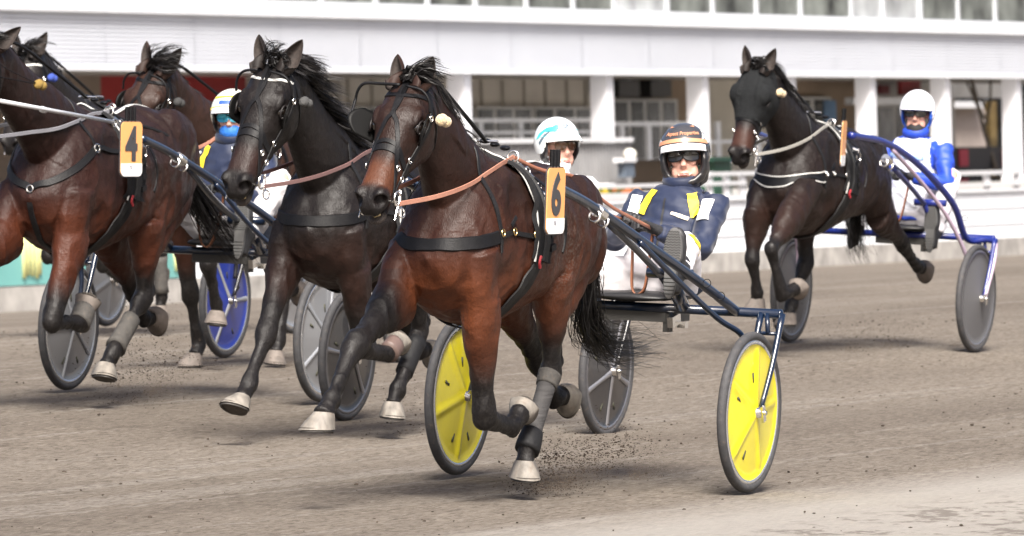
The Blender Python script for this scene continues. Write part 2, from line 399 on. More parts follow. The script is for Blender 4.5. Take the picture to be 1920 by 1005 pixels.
# --- grandstand ---
GZ = 0.0
def make_stand():
    O = PBLD.copy(); O.z = 0
    E = empty('grandstand', Matrix.Translation(O), 'long white grandstand with corrugated fascia over a pillared gallery', 'building')
    def fin(mb, name, m_, par=None):
        mb.v = [tuple(Vector(v)-O) for v in mb.v]; return mb.build(name, m_, par or E, smooth=False)
    zf0 = PBLD.z; zf1 = plane_pt(960, 42, PBLD).z; zs1 = plane_pt(960, 18, PBLD).z; zt = zs1 + 1.6
    U0, U1 = -90, 160
    # corrugated fascia: horizontal ribs as real geometry, in separate panels
    mb = MB(); nr = 13; h = (zf1-zf0)/nr
    for k in range(-25, 44):
        a, b = k*3.66, k*3.66+3.64
        for i in range(nr):
            z = zf0 + i*h; P0 = [(0.10, z), (0.10, z+h*.22), (0.0, z+h*.25), (.0, z+h)]
            vs = []
            for (o_, zz) in P0:
                for u in (a, b):
                    q = PBLD + UBd*u + NB*o_; vs.append((q.x, q.y, zz))
            mb.add(vs, [(0,1,3,2),(2,3,5,4),(4,5,7,6)])
    ubox(mb, PBLD, U0, U1, .105, .3, zf0+.01, zf1)
    fin(mb, 'fascia', mat('fascia_white', (.66,.69,.75), .45, noise_amt=.03, noise_scale=.3))
    mb = MB(); ubox(mb, PBLD, U0, U1, -.12, .5, zf1, zs1); ubox(mb, PBLD, U0, U1, -.04, .1, zf0-.06, zf0); fin(mb, 'sill', white)
    # glazing
    glass = mat('gallery_glass', (.12,.13,.12), .3, spec=.3, noise_amt=.9, noise_scale=1.2); glassb = mat('sky_tone_glass', (.42,.44,.45), .25, spec=.6, noise_amt=.4, noise_scale=1.0); frame = mat('window_frame', (.50,.52,.55), .4)  # bright sky painted into some panes' colour, foliage reflections into the rest
    xs = [-420,-330,-240,-150,-60,30,130,240,345,400,486,596,698,795,885,980,1068,1145,1245,1330,1412,1495,1590,1650,1720,1790,1860,1925,1990,2060]
    for i in range(len(xs)-1):
        a, b = u_at(xs[i], PBLD, .1, 5), u_at(xs[i+1], PBLD, .1, 5)
        mb = MB(); ubox(mb, PBLD, a-.06, a+.06, .0, .14, zs1, zt); ubox(mb, PBLD, a+.06, b-.06, .02, .1, zs1, zs1+.05); ubox(mb, PBLD, a+.06, b-.06, .02, .1, zt-.08, zt); f_ = fin(mb, 'window', frame)
        mb = MB(); ubox(mb, PBLD, a+.06, b-.06, .06, .02, zs1+.05, zt-.08); fin(mb, 'pane', glassb if xs[i] in (1145,1590,1650) else glass, f_)
    mb = MB(); ubox(mb, PBLD, U0, U1, -.3, 9, zt, zt+.5); fin(mb, 'roof', white)
    mb = MB(); ubox(mb, PBLD, U0, U1, .35, 5.6, zf0+.02, zf0+.3); fin(mb, 'ceiling', mat('soffit', (.45,.42,.38), .8))
    mb = MB(); ubox(mb, PBLD, U0, U1, -1.0, 8, -.2, 1.30); fin(mb, 'terrace', mat('terrace_concrete', (.55,.54,.52), .9, noise_amt=.2, noise_scale=1))
    # pillars
    for x in (-900, -540, -160, 865, 1132, 1311, 1475, 1625, 1765, 1898):
        y = 200; u = u_at(x+15, PBLD, .1, y); mb = MB(); c = PBLD + UBd*u + NB*.3; 
        ubox(mb, PBLD, u-.165, u+.165, .12, .36, 1.3, zf0-.06); ubox(mb, PBLD, u-.2, u+.2, .09, .42, 1.3, 1.42); fin(mb, 'pillar', mat('pillar_white', (.74,.75,.79), .5))
    # back wall in stretches of different colour, 4.6 m behind the pillars
    cols = {'brown': (.22,.17,.13), 'red': (.27,.014,.012), 'taupe': (.34,.31,.27), 'beige': (.58,.54,.48), 'umber': (.27,.20,.14), 'cream': (.62,.58,.50), 'grey': (.50,.48,.46), 'pale': (.5,.5,.48)}
    for x0, x1, cn in [(-2600,190,'brown'),(190,462,'red'),(462,640,'taupe'),(640,850,'beige'),(850,1140,'beige'),(1140,1300,'umber'),(1300,1470,'cream'),(1470,1610,'umber'),(1610,1790,'grey')]:
        a, b = u_at(x0, PBLD, 4.6, 200), u_at(x1, PBLD, 4.6, 200); mb = MB(); ubox(mb, PBLD, a, b, 4.6, .2, 1.3, zf0+.02); fin(mb, 'wall', mat('wall_'+cn, cols[cn], .8, noise_amt=.12, noise_scale=.8))
    for x in (655, 700, 760, 820, 905, 945, 985, 1025, 1065, 1100):
        mb = MB(); u = u_at(x, PBLD, 4.55, 170); ubox(mb, PBLD, u-.03, u+.03, 4.55, .05, 2.9, zf0); fin(mb, 'batten', mat('batten', (.42,.39,.34), .8))
    # windows of the gallery
    wf = mat('gallery_frame', (.55,.55,.54), .5); wg = mat('gallery_pane', (.06,.065,.065), .15, spec=.7, noise_amt=.5, noise_scale=1.2)
    def gwin(x0, x1, y0, y1, n, fr=wf, gl=wg, off=4.4):
        mb = MB(); pbox(mb, PBLD, x0, y0, x1, y1, off, .12); f_ = fin(mb, 'window', fr)
        mb = MB(); wdt = (x1-x0)/n
        for i in range(n): pbox(mb, PBLD, x0+wdt*i+4, y0+5, x0+wdt*(i+1)-4, y1-3, off-.02, .03)
        fin(mb, 'pane', gl, f_)
    gwin(895, 1000, 200, 262, 3); gwin(1004, 1118, 200, 262, 3); gwin(1152, 1272, 186, 300, 4); gwin(1490, 1560, 182, 290, 2)
    gwin(640, 850, 200, 262, 5); gwin(1640, 1760, 196, 300, 3, gl=mat('bright_pane', (.30,.31,.32), .2, noise_amt=.8, noise_scale=1))
    for q in ((1600,183,1765,196,3.5,.2),(1785,157,1905,183,3.0,.3)):
        mb = MB(); pbox(mb, PBLD, *q); fin(mb, 'beam', white)
make_stand()
def simple(name, label, cat, parts, group=None):
    """parts: list of (part name, material, [(x0,y0,x1,y1,off,depth), ...])"""
    b = parts[0][2][0]; O = plane_pt((b[0]+b[2])/2, b[3], PBLD, b[4])
    E = empty(name, Matrix.Translation(O), label, cat, group)
    for pn, m_, bs in parts:
        mb = MB()
        if pn in ('cladding',):
            for q in bs: pbox(mb, PBLD, *q)
            mb.v = [tuple(Vector(v)-O) for v in mb.v]; mb.build(pn, m_, E, smooth=False); continue
        for q in bs:
            mb = MB(); pbox(mb, PBLD, *q); mb.v = [tuple(Vector(v)-O) for v in mb.v]; mb.build(pn, m_, E, smooth=False)
    return E
black = mat('matt_black', (.012,.012,.013), .5, bump=.2); railm = mat('rail_white', (.60,.61,.63), .45)
for i, x in enumerate((1180, 1240)):
    simple('wall_speaker', 'dark boxy loudspeaker high on the brown gallery wall, %s of the pair' % ('left' if i == 0 else 'right'), 'loudspeaker', [('cabinet', black, [(x-19,150,x+19,182,3.9,.5)]), ('bracket', railm, [(x-4,138,x+4,150,4.0,.2)])], 'speakers on the gallery wall')
simple('wall_poster', 'blue poster on the gallery wall right of the window', 'poster', [('sheet', mat('blue_sheet', (.09,.20,.36), .5, noise_amt=.3, noise_scale=2), [(1546,188,1568,228,4.36,.03)])])
simple('wall_sign', 'red sign under the gallery ceiling above the right driver', 'sign', [('sign_panel', mat('red_sign', (.30,.02,.025), .5), [(1690,152,1726,178,4.0,.1)])])
simple('wall_sign', 'small dull red sign left of the bigger red one', 'sign', [('sign_panel', mat('dull_red_sign', (.22,.05,.06), .5), [(1652,160,1668,176,4.3,.1)])])
simple('gallery_railing', 'white two-bar railing in the gallery behind the pillars', 'railing', [
    ('rail', railm, [(640,222,1135,230,2,.08),(640,246,1135,252,2,.08),(1150,228,1300,236,2,.08),(1320,262,1470,268,2,.08)]), ('post', railm, [(x,228,x+7,300,2.05,.08) for x in (700,790,900,975,1050,1110,1165,1215,1262,1345,1420)])])
corr = mat('corrugated_grey', (.27,.27,.275), .6, noise_amt=.1, noise_scale=2)
simple('service_counter', 'grey vertically ribbed counter in front of the gallery pillars', 'counter', [('cladding', corr, [(900+i*6.1,268,904+i*6.1,344,-1.12,.1) for i in range(47)] + [(896,270,1184,344,-1.06,.5)]), ('counter_top', railm, [(893,259,1188,268,-1.2,.8)])])
simple('wall_lamp', 'round pale globe lamp on a short blue-grey post beside the counter', 'lamp', [('post', mat('lamp_post', (.11,.14,.18), .5), [(1172,303,1190,332,-1.5,.15)]), ('collar', railm, [(1168,296,1194,304,-1.55,.2)])])
c = plane_pt(1181, 290, PBLD, -1.4); e = [o for o in bpy.data.objects if o.name.startswith('wall_lamp')][0]; mb = MB(); mb.ell(c-e.location, (.13,.13,.12)); mb.build('globe', mat('globe', (.7,.68,.6), .3), e)
simple('waste_bin', 'dark green wheeled bin behind the white rails', 'bin', [('bin_body', mat('bin_green', (.015,.06,.035), .5), [(1340,302,1372,372,-1.6,.6)]), ('lid', mat('bin_lid', (.012,.045,.03), .5), [(1337,294,1375,302,-1.7,.8)])])
simple('front_railing', 'white post and rail fence in front of the gallery', 'railing', [
    ('rail', railm, [(1120,343,1400,350,-3,.08),(1330,321,1500,328,-3,.08),(1330,364,1500,370,-3,.08),(1590,322,1915,330,-3,.08),(1590,347,1915,352,-3,.08)]),
    ('post', railm, [(x,322,x+7,372,-2.95,.08) for x in (1330,1362,1392,1430,1600,1650,1700,1785,1850,1905)])])
def planter():
    O = plane_pt(1160, 366, PBLD, -2.2); E = empty('flower_planter', Matrix.Translation(O), 'low planter of yellow, orange and green plants beside the rail', 'planter')
    mb = MB(); pbox(mb, PBLD, 1122, 362, 1200, 375, -2.2, .4); mb.v = [tuple(Vector(v)-O) for v in mb.v]; mb.build('trough', railm, E, smooth=False)
    rng = random.Random(2); cs = [mat('leaf_green', (.08,.15,.03), .6), mat('petal_yellow', (.6,.45,.03), .6), mat('petal_orange', (.55,.14,.05), .6)]
    for ci, nm in ((0,'foliage'),(1,'yellow_flowers'),(2,'orange_flowers')):
        mb = MB()
        for _ in range(90 if ci == 0 else 40):
            x = rng.uniform(1124, 1198) if ci == 0 else (rng.uniform(1124, 1150) if ci == 1 else rng.uniform(1148, 1198))
            p = plane_pt(x, rng.uniform(351, 364), PBLD, -2.2+rng.uniform(.05,.4)) - O; lump(mb, p, rng.uniform(.03,.06), rng)
        mb.build(nm, cs[ci], E, smooth=False)
planter()
simple('hanging_banner', 'black and red banner along the right end of the gallery', 'banner', [('cloth', mat('banner_black', (.02,.018,.02), .7), [(1786,275,1908,318,2.2,.05),(1786,333,1908,352,2.2,.05)]), ('red_stripe', mat('banner_red', (.30,.02,.04), .7), [(1800,280,1816,312,2.15,.04),(1882,280,1900,312,2.15,.04),(1800,335,1816,350,2.15,.04),(1882,335,1900,350,2.15,.04)])])
simple('wooden_post', 'pale yellow timber post at the right end of the gallery', 'post', [('timber', mat('timber_yellow', (.42,.30,.12), .7, noise_amt=.2, noise_scale=3), [(1858,190,1870,345,2.6,.12)])])
simple('low_building', 'pale brown low building seen through the open right end of the gallery', 'building', [('wall', mat('far_wall', (.36,.31,.28), .85, noise_amt=.15, noise_scale=.5), [(1780,200,1850,300,24,3)]), ('roof', railm, [(1770,190,1856,202,23.5,4)])])
def bare_tree(px, Y, h, seed, label):
    rng = random.Random(seed); O = atY(px, 355, Y); O.z = -.1; E = empty('bare_tree', Matrix.Translation(O), label, 'tree', 'trees beyond the grandstand'); mb = MB(); tr = MB()
    def br(p, d, L, r, k):
        pts = [p]; 
        for i in range(3): d = (d + Vector((rng.uniform(-.25,.25), rng.uniform(-.25,.25), rng.uniform(-.05,.2)))).normalized(); pts.append(pts[-1]+d*L/3)
        (tr if k == 0 else mb).tube(pts, r, 6, r*.6)
        if k < 4:
            for i in range(3 if k else 6):
                a = rng.uniform(0, 6.28); dd = (d + Vector((math.cos(a), math.sin(a), rng.uniform(-.1,.5)))*.8).normalized(); br(pts[rng.choice((2,3,3)) if k else rng.choice((2,3))], dd, L*rng.uniform(.5,.75), r*.5, k+1)
    br(Vector((0,0,0)), Vector((0,0,1)), h*.5, .07, 0)
    bark = mat('bark', (.10,.085,.07), .9, noise_amt=.3); mb.build('crown', bark, E); tr.build('trunk', bark, E)
bare_tree(1895, 185, 8, 1, 'bare brown tree right of the pale low building'); bare_tree(1848, 200, 8, 2, 'bare tree rising behind the low building roof')
# ---------------- horses ----------------
def coat_mat(name, rough=.43, sweat=True):
    m = bpy.data.materials.new(name); m.use_nodes = True; n = m.node_tree.nodes; l = m.node_tree.links; b = n['Principled BSDF']
    a = n.new('ShaderNodeAttribute'); a.attribute_name = 'coat'; tc = n.new('ShaderNodeTexCoord')
    def nz(s, d=6, st=None):
        t = n.new('ShaderNodeTexNoise'); t.inputs['Scale'].default_value = s; t.inputs['Detail'].default_value = d
        if st: mp = n.new('ShaderNodeMapping'); mp.inputs['Scale'].default_value = st; l.new(tc.outputs['Object'], mp.inputs[0]); l.new(mp.outputs[0], t.inputs[0])
        else: l.new(tc.outputs['Object'], t.inputs[0])
        return t.outputs[0]
    def mr(s, a_, b_, c, d):
        r = n.new('ShaderNodeMapRange'); r.inputs[1].default_value = a_; r.inputs[2].default_value = b_; r.inputs[3].default_value = c; r.inputs[4].default_value = d; l.new(s, r.inputs[0]); return r.outputs[0]
    k1 = mr(nz(4, 5), .3, .7, .78, 1.28); k2 = mr(nz(160, 4), .3, .7, .85, 1.15); mu = n.new('ShaderNodeMath'); mu.operation = 'MULTIPLY'; l.new(k1, mu.inputs[0]); l.new(k2, mu.inputs[1])
    sc_ = n.new('ShaderNodeVectorMath'); sc_.operation = 'SCALE'; l.new(a.outputs['Color'], sc_.inputs[0]); l.new(mu.outputs[0], sc_.inputs[3])
    sw = n.new('ShaderNodeMath'); sw.operation = 'MULTIPLY'; l.new(a.outputs['Alpha'], sw.inputs[0]); l.new(mr(nz(90, 12), .46, .70, 0, .75), sw.inputs[1])
    mx = n.new('ShaderNodeMix'); mx.data_type = 'RGBA'; l.new(sw.outputs[0], mx.inputs[0]); l.new(sc_.outputs[0], mx.inputs[6]); mx.inputs[7].default_value = (.15,.135,.12,1)
    l.new(mx.outputs[2], b.inputs['Base Color']); l.new(mr(nz(22, 8), .35, .65, rough-.03, rough+.15), b.inputs['Roughness']); b.inputs['Specular IOR Level'].default_value = .24
    b.inputs['Sheen Weight'].default_value = 0
    h1 = nz(14, 3); h2 = nz(220, 3, (1,1,.25)); ad = n.new('ShaderNodeMath'); ad.operation = 'MULTIPLY_ADD'; l.new(h2, ad.inputs[0]); ad.inputs[1].default_value = .22; l.new(h1, ad.inputs[2])
    bp = n.new('ShaderNodeBump'); bp.inputs['Strength'].default_value = .7; bp.inputs['Distance'].default_value = .014; l.new(ad.outputs[0], bp.inputs['Height']); l.new(bp.outputs[0], b.inputs['Normal'])
    return m
COAT = coat_mat('horse_coat')
leather = mat('black_leather', (.005,.005,.006), .5, spec=.22, noise_amt=.3, noise_scale=15, bump=.15, bump_scale=150)
leather2 = mat('dusty_leather', (.009,.009,.010), .5, spec=.25, bump=.2, bump_scale=120)
copper = mat('copper_strap', (.38,.18,.125), .5, noise_amt=.12, noise_scale=12)
metal = mat('bright_metal', (.75,.74,.72), .22, metal=1); brass = mat('brass', (.55,.40,.18), .3, metal=1)
hoofm = mat('pale_hoof', (.165,.150,.130), .6, noise_amt=.45, noise_scale=22, bump=.3, bump_scale=60, dirt=.95, dscale=16, stretch=(1,1,.3)); solem = mat('hoof_sole', (.05,.042,.035), .9, bump=.5)
hoofd = mat('dirty_hoof', (.13,.11,.095), .7, noise_amt=.3, noise_scale=20, dirt=.5)
bandm = mat('grey_bandage', (.045,.043,.043), .8, noise_amt=.2, noise_scale=30, bump=.6, bump_scale=40, stretch=(.3,.3,3)); bootm = mat('black_boot', (.010,.010,.011), .65, spec=.3, bump=.3)
bootg = mat('grey_boot', (.060,.056,.051), .8, noise_amt=.2, bump=.4, dirt=.4)
pinkm = mat('pink_rubber', (.12,.082,.072), .5, dirt=.5); hairm = mat('black_hair', (.007,.006,.006), .42, spec=.35, noise_amt=.4, noise_scale=8); hairg = mat('sheen_hair', (.055,.052,.052), .40, spec=.6, noise_amt=.5, noise_scale=10)
eyem = mat('dark_eye', (.006,.004,.003), .06, spec=.9, coat=1); woolm = mat('sheepskin', (.50,.38,.22), .95, noise_amt=.2, noise_scale=60, bump=1, bump_scale=120, sheen=.5)
whitet = mat('white_strap', (.52,.52,.50), .45, noise_amt=.1, dirt=.2); blinkm = mat('blinker_leather', (.003,.003,.003), .5, spec=.15); toothm = mat('tooth', (.45,.36,.20), .5)
orangep = mat('plate_orange', (.74,.35,.12), .4); platew = mat('plate_white', (.80,.80,.80), .4); digitm = mat('plate_digit', (.045,.045,.05), .5); redm = mat('red_strap', (.35,.02,.03), .6); bluem = mat('royal_blue', (.03,.09,.48), .5)

def hair_strands(mb, rng, roots, L, wd, grav=1.0, wind=(0,0,0), curl=.3, seg=7, up=.0, clump=6):
    """roots: list of (point, initial direction)"""
    for (p, d) in roots:
        ph = rng.uniform(0, 6.28); cdir = Vector((rng.uniform(-1,1), rng.uniform(-1,1), rng.uniform(-1,1)))*curl; LL = L*rng.uniform(.45, 1.15)
        for k in range(clump):
            q = Vector(p) + Vector((rng.uniform(-1,1), rng.uniform(-1,1), rng.uniform(-1,1)))*.008; v = (Vector(d) + Vector((rng.uniform(-1,1), rng.uniform(-1,1), rng.uniform(-1,1)))*.12).normalized(); pts = [q.copy()]
            for i in range(seg):
                f = i/seg; v = (v + Vector((0,0,-1))*grav*.35 + Vector(wind)*.3 + cdir*math.sin(ph+f*5)*.5 + Vector((rng.uniform(-1,1), rng.uniform(-1,1), rng.uniform(-1,1)))*.05).normalized(); q = q + v*LL*rng.uniform(.9,1.05)/seg; pts.append(q.copy())
            sd = Vector((rng.uniform(-1,1), rng.uniform(-1,1), rng.uniform(-1,1))).normalized(); w0 = wd*rng.uniform(.6, 1.3)
            base = len(mb.v)
            for i, q in enumerate(pts):
                t = (pts[min(i+1, seg)]-pts[max(i-1, 0)]).normalized(); s_ = (sd - t*sd.dot(t)).normalized(); ww = w0*(1-(i/seg)**2*.85)/2
                mb.v += [tuple(q-s_*ww), tuple(q+s_*ww)]
            for i in range(seg): mb.f.append((base+2*i, base+2*i+1, base+2*i+3, base+2*i+2)); mb.mi.append(mb.cur)

class Horse:
    def __init__(s, frame, label, P, group='trotting horses in the race'):
        s.P = P; s.fr = frame; s.S = P.get('S', 1.0); s.wx = P['wx']; s.wz = P.get('wz', 1.56)
        s.root = empty('horse', frame.mat(), label, 'horse', group)
        s.headframe(); s.body()
    def W(s, hx, y, z): # wither-relative metric point -> local
        return Vector((s.wx + hx*s.S, y*s.S, (z-1.56)*s.S + s.wz))
    def headframe(s):
        P = s.P; s.poll = Vector(P['poll']); mz = Vector(P['muz']); s.ha = (mz-s.poll).normalized(); s.hl = P.get('HL', .60)/.60
        s.hy = (Vector((0,1,0)) - s.ha*s.ha.y).normalized(); 
        if P.get('roll'): s.hy = (Matrix.Rotation(P['roll'], 3, s.ha) @ s.hy)
        s.hb = s.hy.cross(s.ha)*-1
        if s.hb.dot(Vector((1,0,.8))) < 0: s.hb = -s.hb
    def H(s, t, y, b): return s.poll + (s.ha*t + s.hy*y + s.hb*b)*s.hl
    def body(s):
        P = s.P; W = s.W; mb = MB(); S = s.S
        def st(hx, zt, zb, w, n=2.2, y=0):
            zc = zb + (zt-zb)*.48; c = W(hx, y, zc); return (c.x, c.y, c.z, w*S, (zt-zc)*S, (zc-zb)*S, n)
        cz = P.get('cz', 0)
        trunk = [(-1.13,1.20+cz,1.08,.07),(-1.08,1.30+cz,1.00,.15),(-.99,1.385+cz,.96,.210),(-.84,1.455+cz,.91,.258),(-.66,1.495+cz*.7,.90,.275),(-.46,1.505,.885,.272),(-.27,1.485,.84,.285),(-.10,1.515,.80,.285),(.02,1.55,.785,.265),(.15,1.52,.785,.25),(.27,1.44,.805,.238),(.38,1.34,.86,.212),(.46,1.24,.95,.14)]
        mb.loft([st(*q) for q in trunk], 28)
        # wither ridge
        a = W(-.22,0,1.45); b = W(0,0,1.50); c = W(.16,0,1.46); mb.loft([(a.x,0,a.z,.05*S,.05*S),(b.x,0,b.z,.06*S,.065*S),(c.x,0,c.z,.07*S,.07*S)], 14)
        # neck
        base = W(.02,0,1.27); pe = s.poll - s.ha*.02 - s.hb*.10; d0 = (W(.5,0,1.62)-base); pts = []
        n0 = base; n3 = pe; n1 = base + Vector((.24,0,.16))*S; n2 = pe + Vector((-.22,0,-.13))*S
        ws = [(.165,.27,.30),(.15,.24,.27),(.122,.20,.235),(.098,.165,.20),(.082,.14,.172),(.075,.125,.15),(.072,.115,.135)]
        for i, (w_, hu, hd) in enumerate(ws):
            t = i/(len(ws)-1); q = n0*(1-t)**3 + n1*3*t*(1-t)**2 + n2*3*t*t*(1-t) + n3*t**3
            pts.append((q.x, q.y, q.z, w_*S, hu*S*.95, hd*S, 2.1))
        mb.loft(pts, 24); s.neckpts = pts
        # windpipe / throat line
        q = pts[2]; r_ = pts[5]
        # head
        prof = [(-.04,.0,.10,.06),(.0,.015,.16,.090),(.05,.028,.205,.108),(.10,.034,.245,.119),(.15,.034,.262,.124),(.20,.030,.262,.116),(.26,.020,.240,.098),(.32,.010,.205,.083),(.38,.003,.176,.073),(.44,.0,.155,.067),(.50,-.002,.138,.067),(.55,-.008,.125,.067),(.59,-.022,.112,.058),(.62,-.045,.098,.042)]
        hs = []
        for t, du, dd, w_ in prof:
            mid = (du-dd)/2; h = (du+dd)/2; c = s.H(t, 0, mid); hs.append((c.x,c.y,c.z,w_*s.hl,h*s.hl,h*s.hl,2.5))
        mb.loft(hs, 24, side=s.hy)
        for sg in (-1, 1):
            Rm = Matrix((s.ha, s.hy, s.hb)).transposed()
            mb.ell(s.H(.17, sg*.070, -.16), (.115*s.hl,.045*s.hl,.095*s.hl), Rm)      # cheek
            mb.ell(s.H(.160, sg*.090, -.012), (.055*s.hl,.024*s.hl,.022*s.hl), Rm)      # brow
            mb.ell(s.H(.27, sg*.060, -.055), (.10*s.hl,.022*s.hl,.014*s.hl), Rm)      # facial crest
            mb.ell(s.H(.558, sg*.046, -.040), (.046*s.hl,.030*s.hl,.042*s.hl), Rm)     # nostril wing
            mb.ell(s.H(.605, sg*.018, -.075), (.030*s.hl,.028*s.hl,.028*s.hl), Rm)   # upper lip
        mb.ell(s.H(.580, 0, -.150), (.052*s.hl,.042*s.hl,.022*s.hl), Matrix((s.ha, s.hy, s.hb)).transposed())   # lower lip and chin
        mb.ell(s.H(.550, 0, -.165), (.034*s.hl,.030*s.hl,.024*s.hl)); mb.loft([(*s.H(.40,0,-.15),.040*s.hl,.03*s.hl),(*s.H(.57,0,-.152),.036*s.hl,.02*s.hl)], 14, side=s.hy)
        # shoulders, breast, haunches
        for sg in (-1, 1):
            def E_(a, b, r1, r2, w_=None):
                A = W(*a); B = W(*b); w_ = w_ or r1
                mb.loft([(A.x,A.y,A.z,w_*.5*S,r1*.6*S),((A.x*.7+B.x*.3),(A.y*.7+B.y*.3),(A.z*.7+B.z*.3),w_*S,(r1*.9+r2*.1)*S),((A.x+B.x)/2,(A.y+B.y)/2,(A.z+B.z)/2,w_*S,(r1+r2)/2*S),(A.x*.2+B.x*.8,A.y*.2+B.y*.8,A.z*.2+B.z*.8,w_*.9*S,r2*S),(B.x,B.y,B.z,w_*.5*S,r2*.6*S)], 16)
            E_((.02,sg*.14,1.45),(.34,sg*.155,1.12),.10,.11,.085)
            E_((.35,sg*.10,1.22),(.28,sg*.09,.93),.085,.07,.085)        # breast muscle
            mb.ell(W(.03, sg*.185, 1.08), (.17*S,.075*S,.15*S))              # triceps
            mb.ell(W(-.80, sg*.145, 1.27+cz), (.22*S,.12*S,.19*S)); mb.ell(W(-.97, sg*.13, 1.15+cz), (.13*S,.10*S,.21*S))
            mb.ell(W(-.58, sg*.18, 1.30), (.10*S,.08*S,.10*S))
        # legs
        s.legs = {}
        for k in ('RF','LF','RH','LH'):
            L = P[k]; sg = -1 if k[0] == 'R' else 1; y = [sg*.16, sg*.155, sg*.15, sg*.15] if k[1] == 'F' else [sg*.17, sg*.15, sg*.145, sg*.145]
            if 'y'+k in P: y = P['y'+k]
            j = [Vector((q[0], y[i], q[1])) for i, q in enumerate(L[:4])]; d = Vector((L[4][0], L[4][2] if len(L[4]) > 2 else 0, L[4][1])).normalized()
            s.legs[k] = (j, d); A, B, C_, D = j
            lp = lambda p, q, t: p*(1-t)+q*t
            if k[1] == 'F':
                SP = W(.33, sg*.165, 1.13)
                mb.loft([(*SP, .085*S,.10*S), (*lp(SP,A,.5), .085*S,.125*S), (*A, .075*S,.115*S), (*lp(A,B,.15), .07*S,.10*S)], 18)
                rr = [(lp(A,B,-.08),.085,.125),(lp(A,B,.12),.083,.118),(lp(A,B,.32),.072,.095),(lp(A,B,.55),.057,.068),(lp(A,B,.78),.046,.051),(lp(A,B,.94),.053,.057),(lp(B,C_,.06),.053,.055),(lp(B,C_,.2),.041,.045)]
                mb.loft([(*p, a*S, b*S) for p, a, b in rr], 18)
                rr = [(lp(B,C_,0),.050,.052),(lp(B,C_,.15),.041,.046),(lp(B,C_,.3),.033,.042),(lp(B,C_,.6),.030,.040),(lp(B,C_,.85),.034,.043),(lp(B,C_,1),.043,.050),(lp(C_,D,.3),.038,.043),(lp(C_,D,.6),.035,.040),(D,.044,.047)]
                mb.loft([(*p, a*S, b*S) for p, a, b in rr], 18)
                mb.ell(B, (.053*S,.051*S,.060*S))
            else:
                HP = W(-.80, sg*.14, 1.24); 
                mb.loft([(*HP, .13*S,.20*S), (*lp(HP,A,.4), .125*S,.20*S), (*lp(HP,A,.8), .10*S,.15*S), (*A, .085*S,.12*S)], 20)
                BT = W(-1.00, sg*.13, 1.10); mb.loft([(*BT,.07*S,.09*S),(*lp(BT,lp(A,B,.35),.5),.075*S,.11*S),(*lp(A,B,.45),.055*S,.075*S)], 16)
                rr = [(A,.095,.135),(lp(A,B,.2),.088,.125),(lp(A,B,.45),.070,.092),(lp(A,B,.7),.050,.062),(lp(A,B,.88),.045,.054),(B,.052,.064),(lp(B,C_,.12),.048,.059),(lp(B,C_,.25),.039,.049)]
                mb.loft([(*p, a*S, b*S) for p, a, b in rr], 18)
                # point of hock and tendon
                tb = (B-A).normalized(); bk = (C_-B).normalized(); back = (-(bk) + tb*.25); hk = B + (-(C_-B).normalized()*.055 + (tb*.0))*S; perp = Vector((-(B-A).z, 0, (B-A).x)).normalized()
                if perp.x > 0: perp = -perp
                hk = B + perp*.045*S - bk*.045*S; mb.ell(hk, (.026*S,.024*S,.034*S)); mb.tube([hk, lp(A,B,.62)+perp*.055*S, lp(A,B,.35)+perp*.06*S], .018*S, 10, .03*S)
                mb.loft([(*hk,.024*S,.026*S),(*lp(hk,C_,.3),.028*S,.032*S)], 12)
                rr = [(lp(B,C_,0),.050,.060),(lp(B,C_,.15),.043,.053),(lp(B,C_,.35),.035,.045),(lp(B,C_,.65),.033,.042),(lp(B,C_,.87),.036,.045),(lp(B,C_,1),.044,.052),(lp(C_,D,.35),.039,.044),(lp(C_,D,.65),.036,.041),(D,.045,.048)]
                mb.loft([(*p, a*S, b*S) for p, a, b in rr], 18)
        me = remeshed(mb, P.get('voxel', .0085), 7, .5); n = len(me.vertices); co = np.empty(n*3); me.vertices.foreach_get('co', co); co = co.reshape(-1, 3)
        # sculpted dents
        def dent(c, d, r, amt):
            c = np.array(c); q = co-c; dist = np.sqrt(((q/np.array(r))**2).sum(1)) if not isinstance(r, float) else np.linalg.norm(q, axis=1)/r
            f = np.clip(1-dist**2, 0, 1)**1.5; co[:] += f[:, None]*np.array(Vector(d).normalized())*amt
        hl = s.hl
        for sg in (-1, 1):
            dent(s.H(.590, sg*.058, -.034), s.hy*-sg*.6 - s.ha*.9 - s.hb*.1, .034*hl, .050*hl)
            dent(s.H(.195, sg*.115, -.045), s.hy*-sg, .032*hl, .014*hl)
            dent(s.H(.10, sg*.085, .0), s.hy*-sg - s.hb*.6, .045*hl, .006*hl)
            dent(s.H(.34, sg*.075, -.08), s.hy*-sg, .06*hl, .008*hl)
            dent(s.W(.12, sg*.22, 1.34), (0,-sg,0), .12, .012); dent(s.W(.21, sg*.20, 1.02), (-.3,-sg,0), .09, .014); dent(s.W(-.42, sg*.27, 1.12), (0,-sg,0), .16, .018)
        for yy in np.linspace(-.04, .04, 9): dent(s.H(.612-abs(yy)*.5, yy*1.1, -.124), -s.ha, .017*hl, .024*hl)
        dent(s.W(.46, 0, 1.10), (-1,0,0), (.20,.06,.26), .012)
        # muscle and vein relief, kept small on the head
        no = np.empty(n*3); me.vertices.foreach_get('normal', no); no = no.reshape(-1, 3); q = co-np.array(s.poll); ta0 = (q@np.array(s.ha))/hl; hm = ((ta0 > .0) & (np.abs(q[:, 1]) < .2) & (co[:, 2] > 1.2)).astype(float)
        nn1 = np.array([noise.noise(Vector((c[0]*5.0, c[1]*6.0, c[2]*4.0))) for c in co.tolist()]); nn2 = np.array([noise.noise(Vector((c[0]*11+3, c[1]*11, c[2]*7))) for c in co.tolist()])
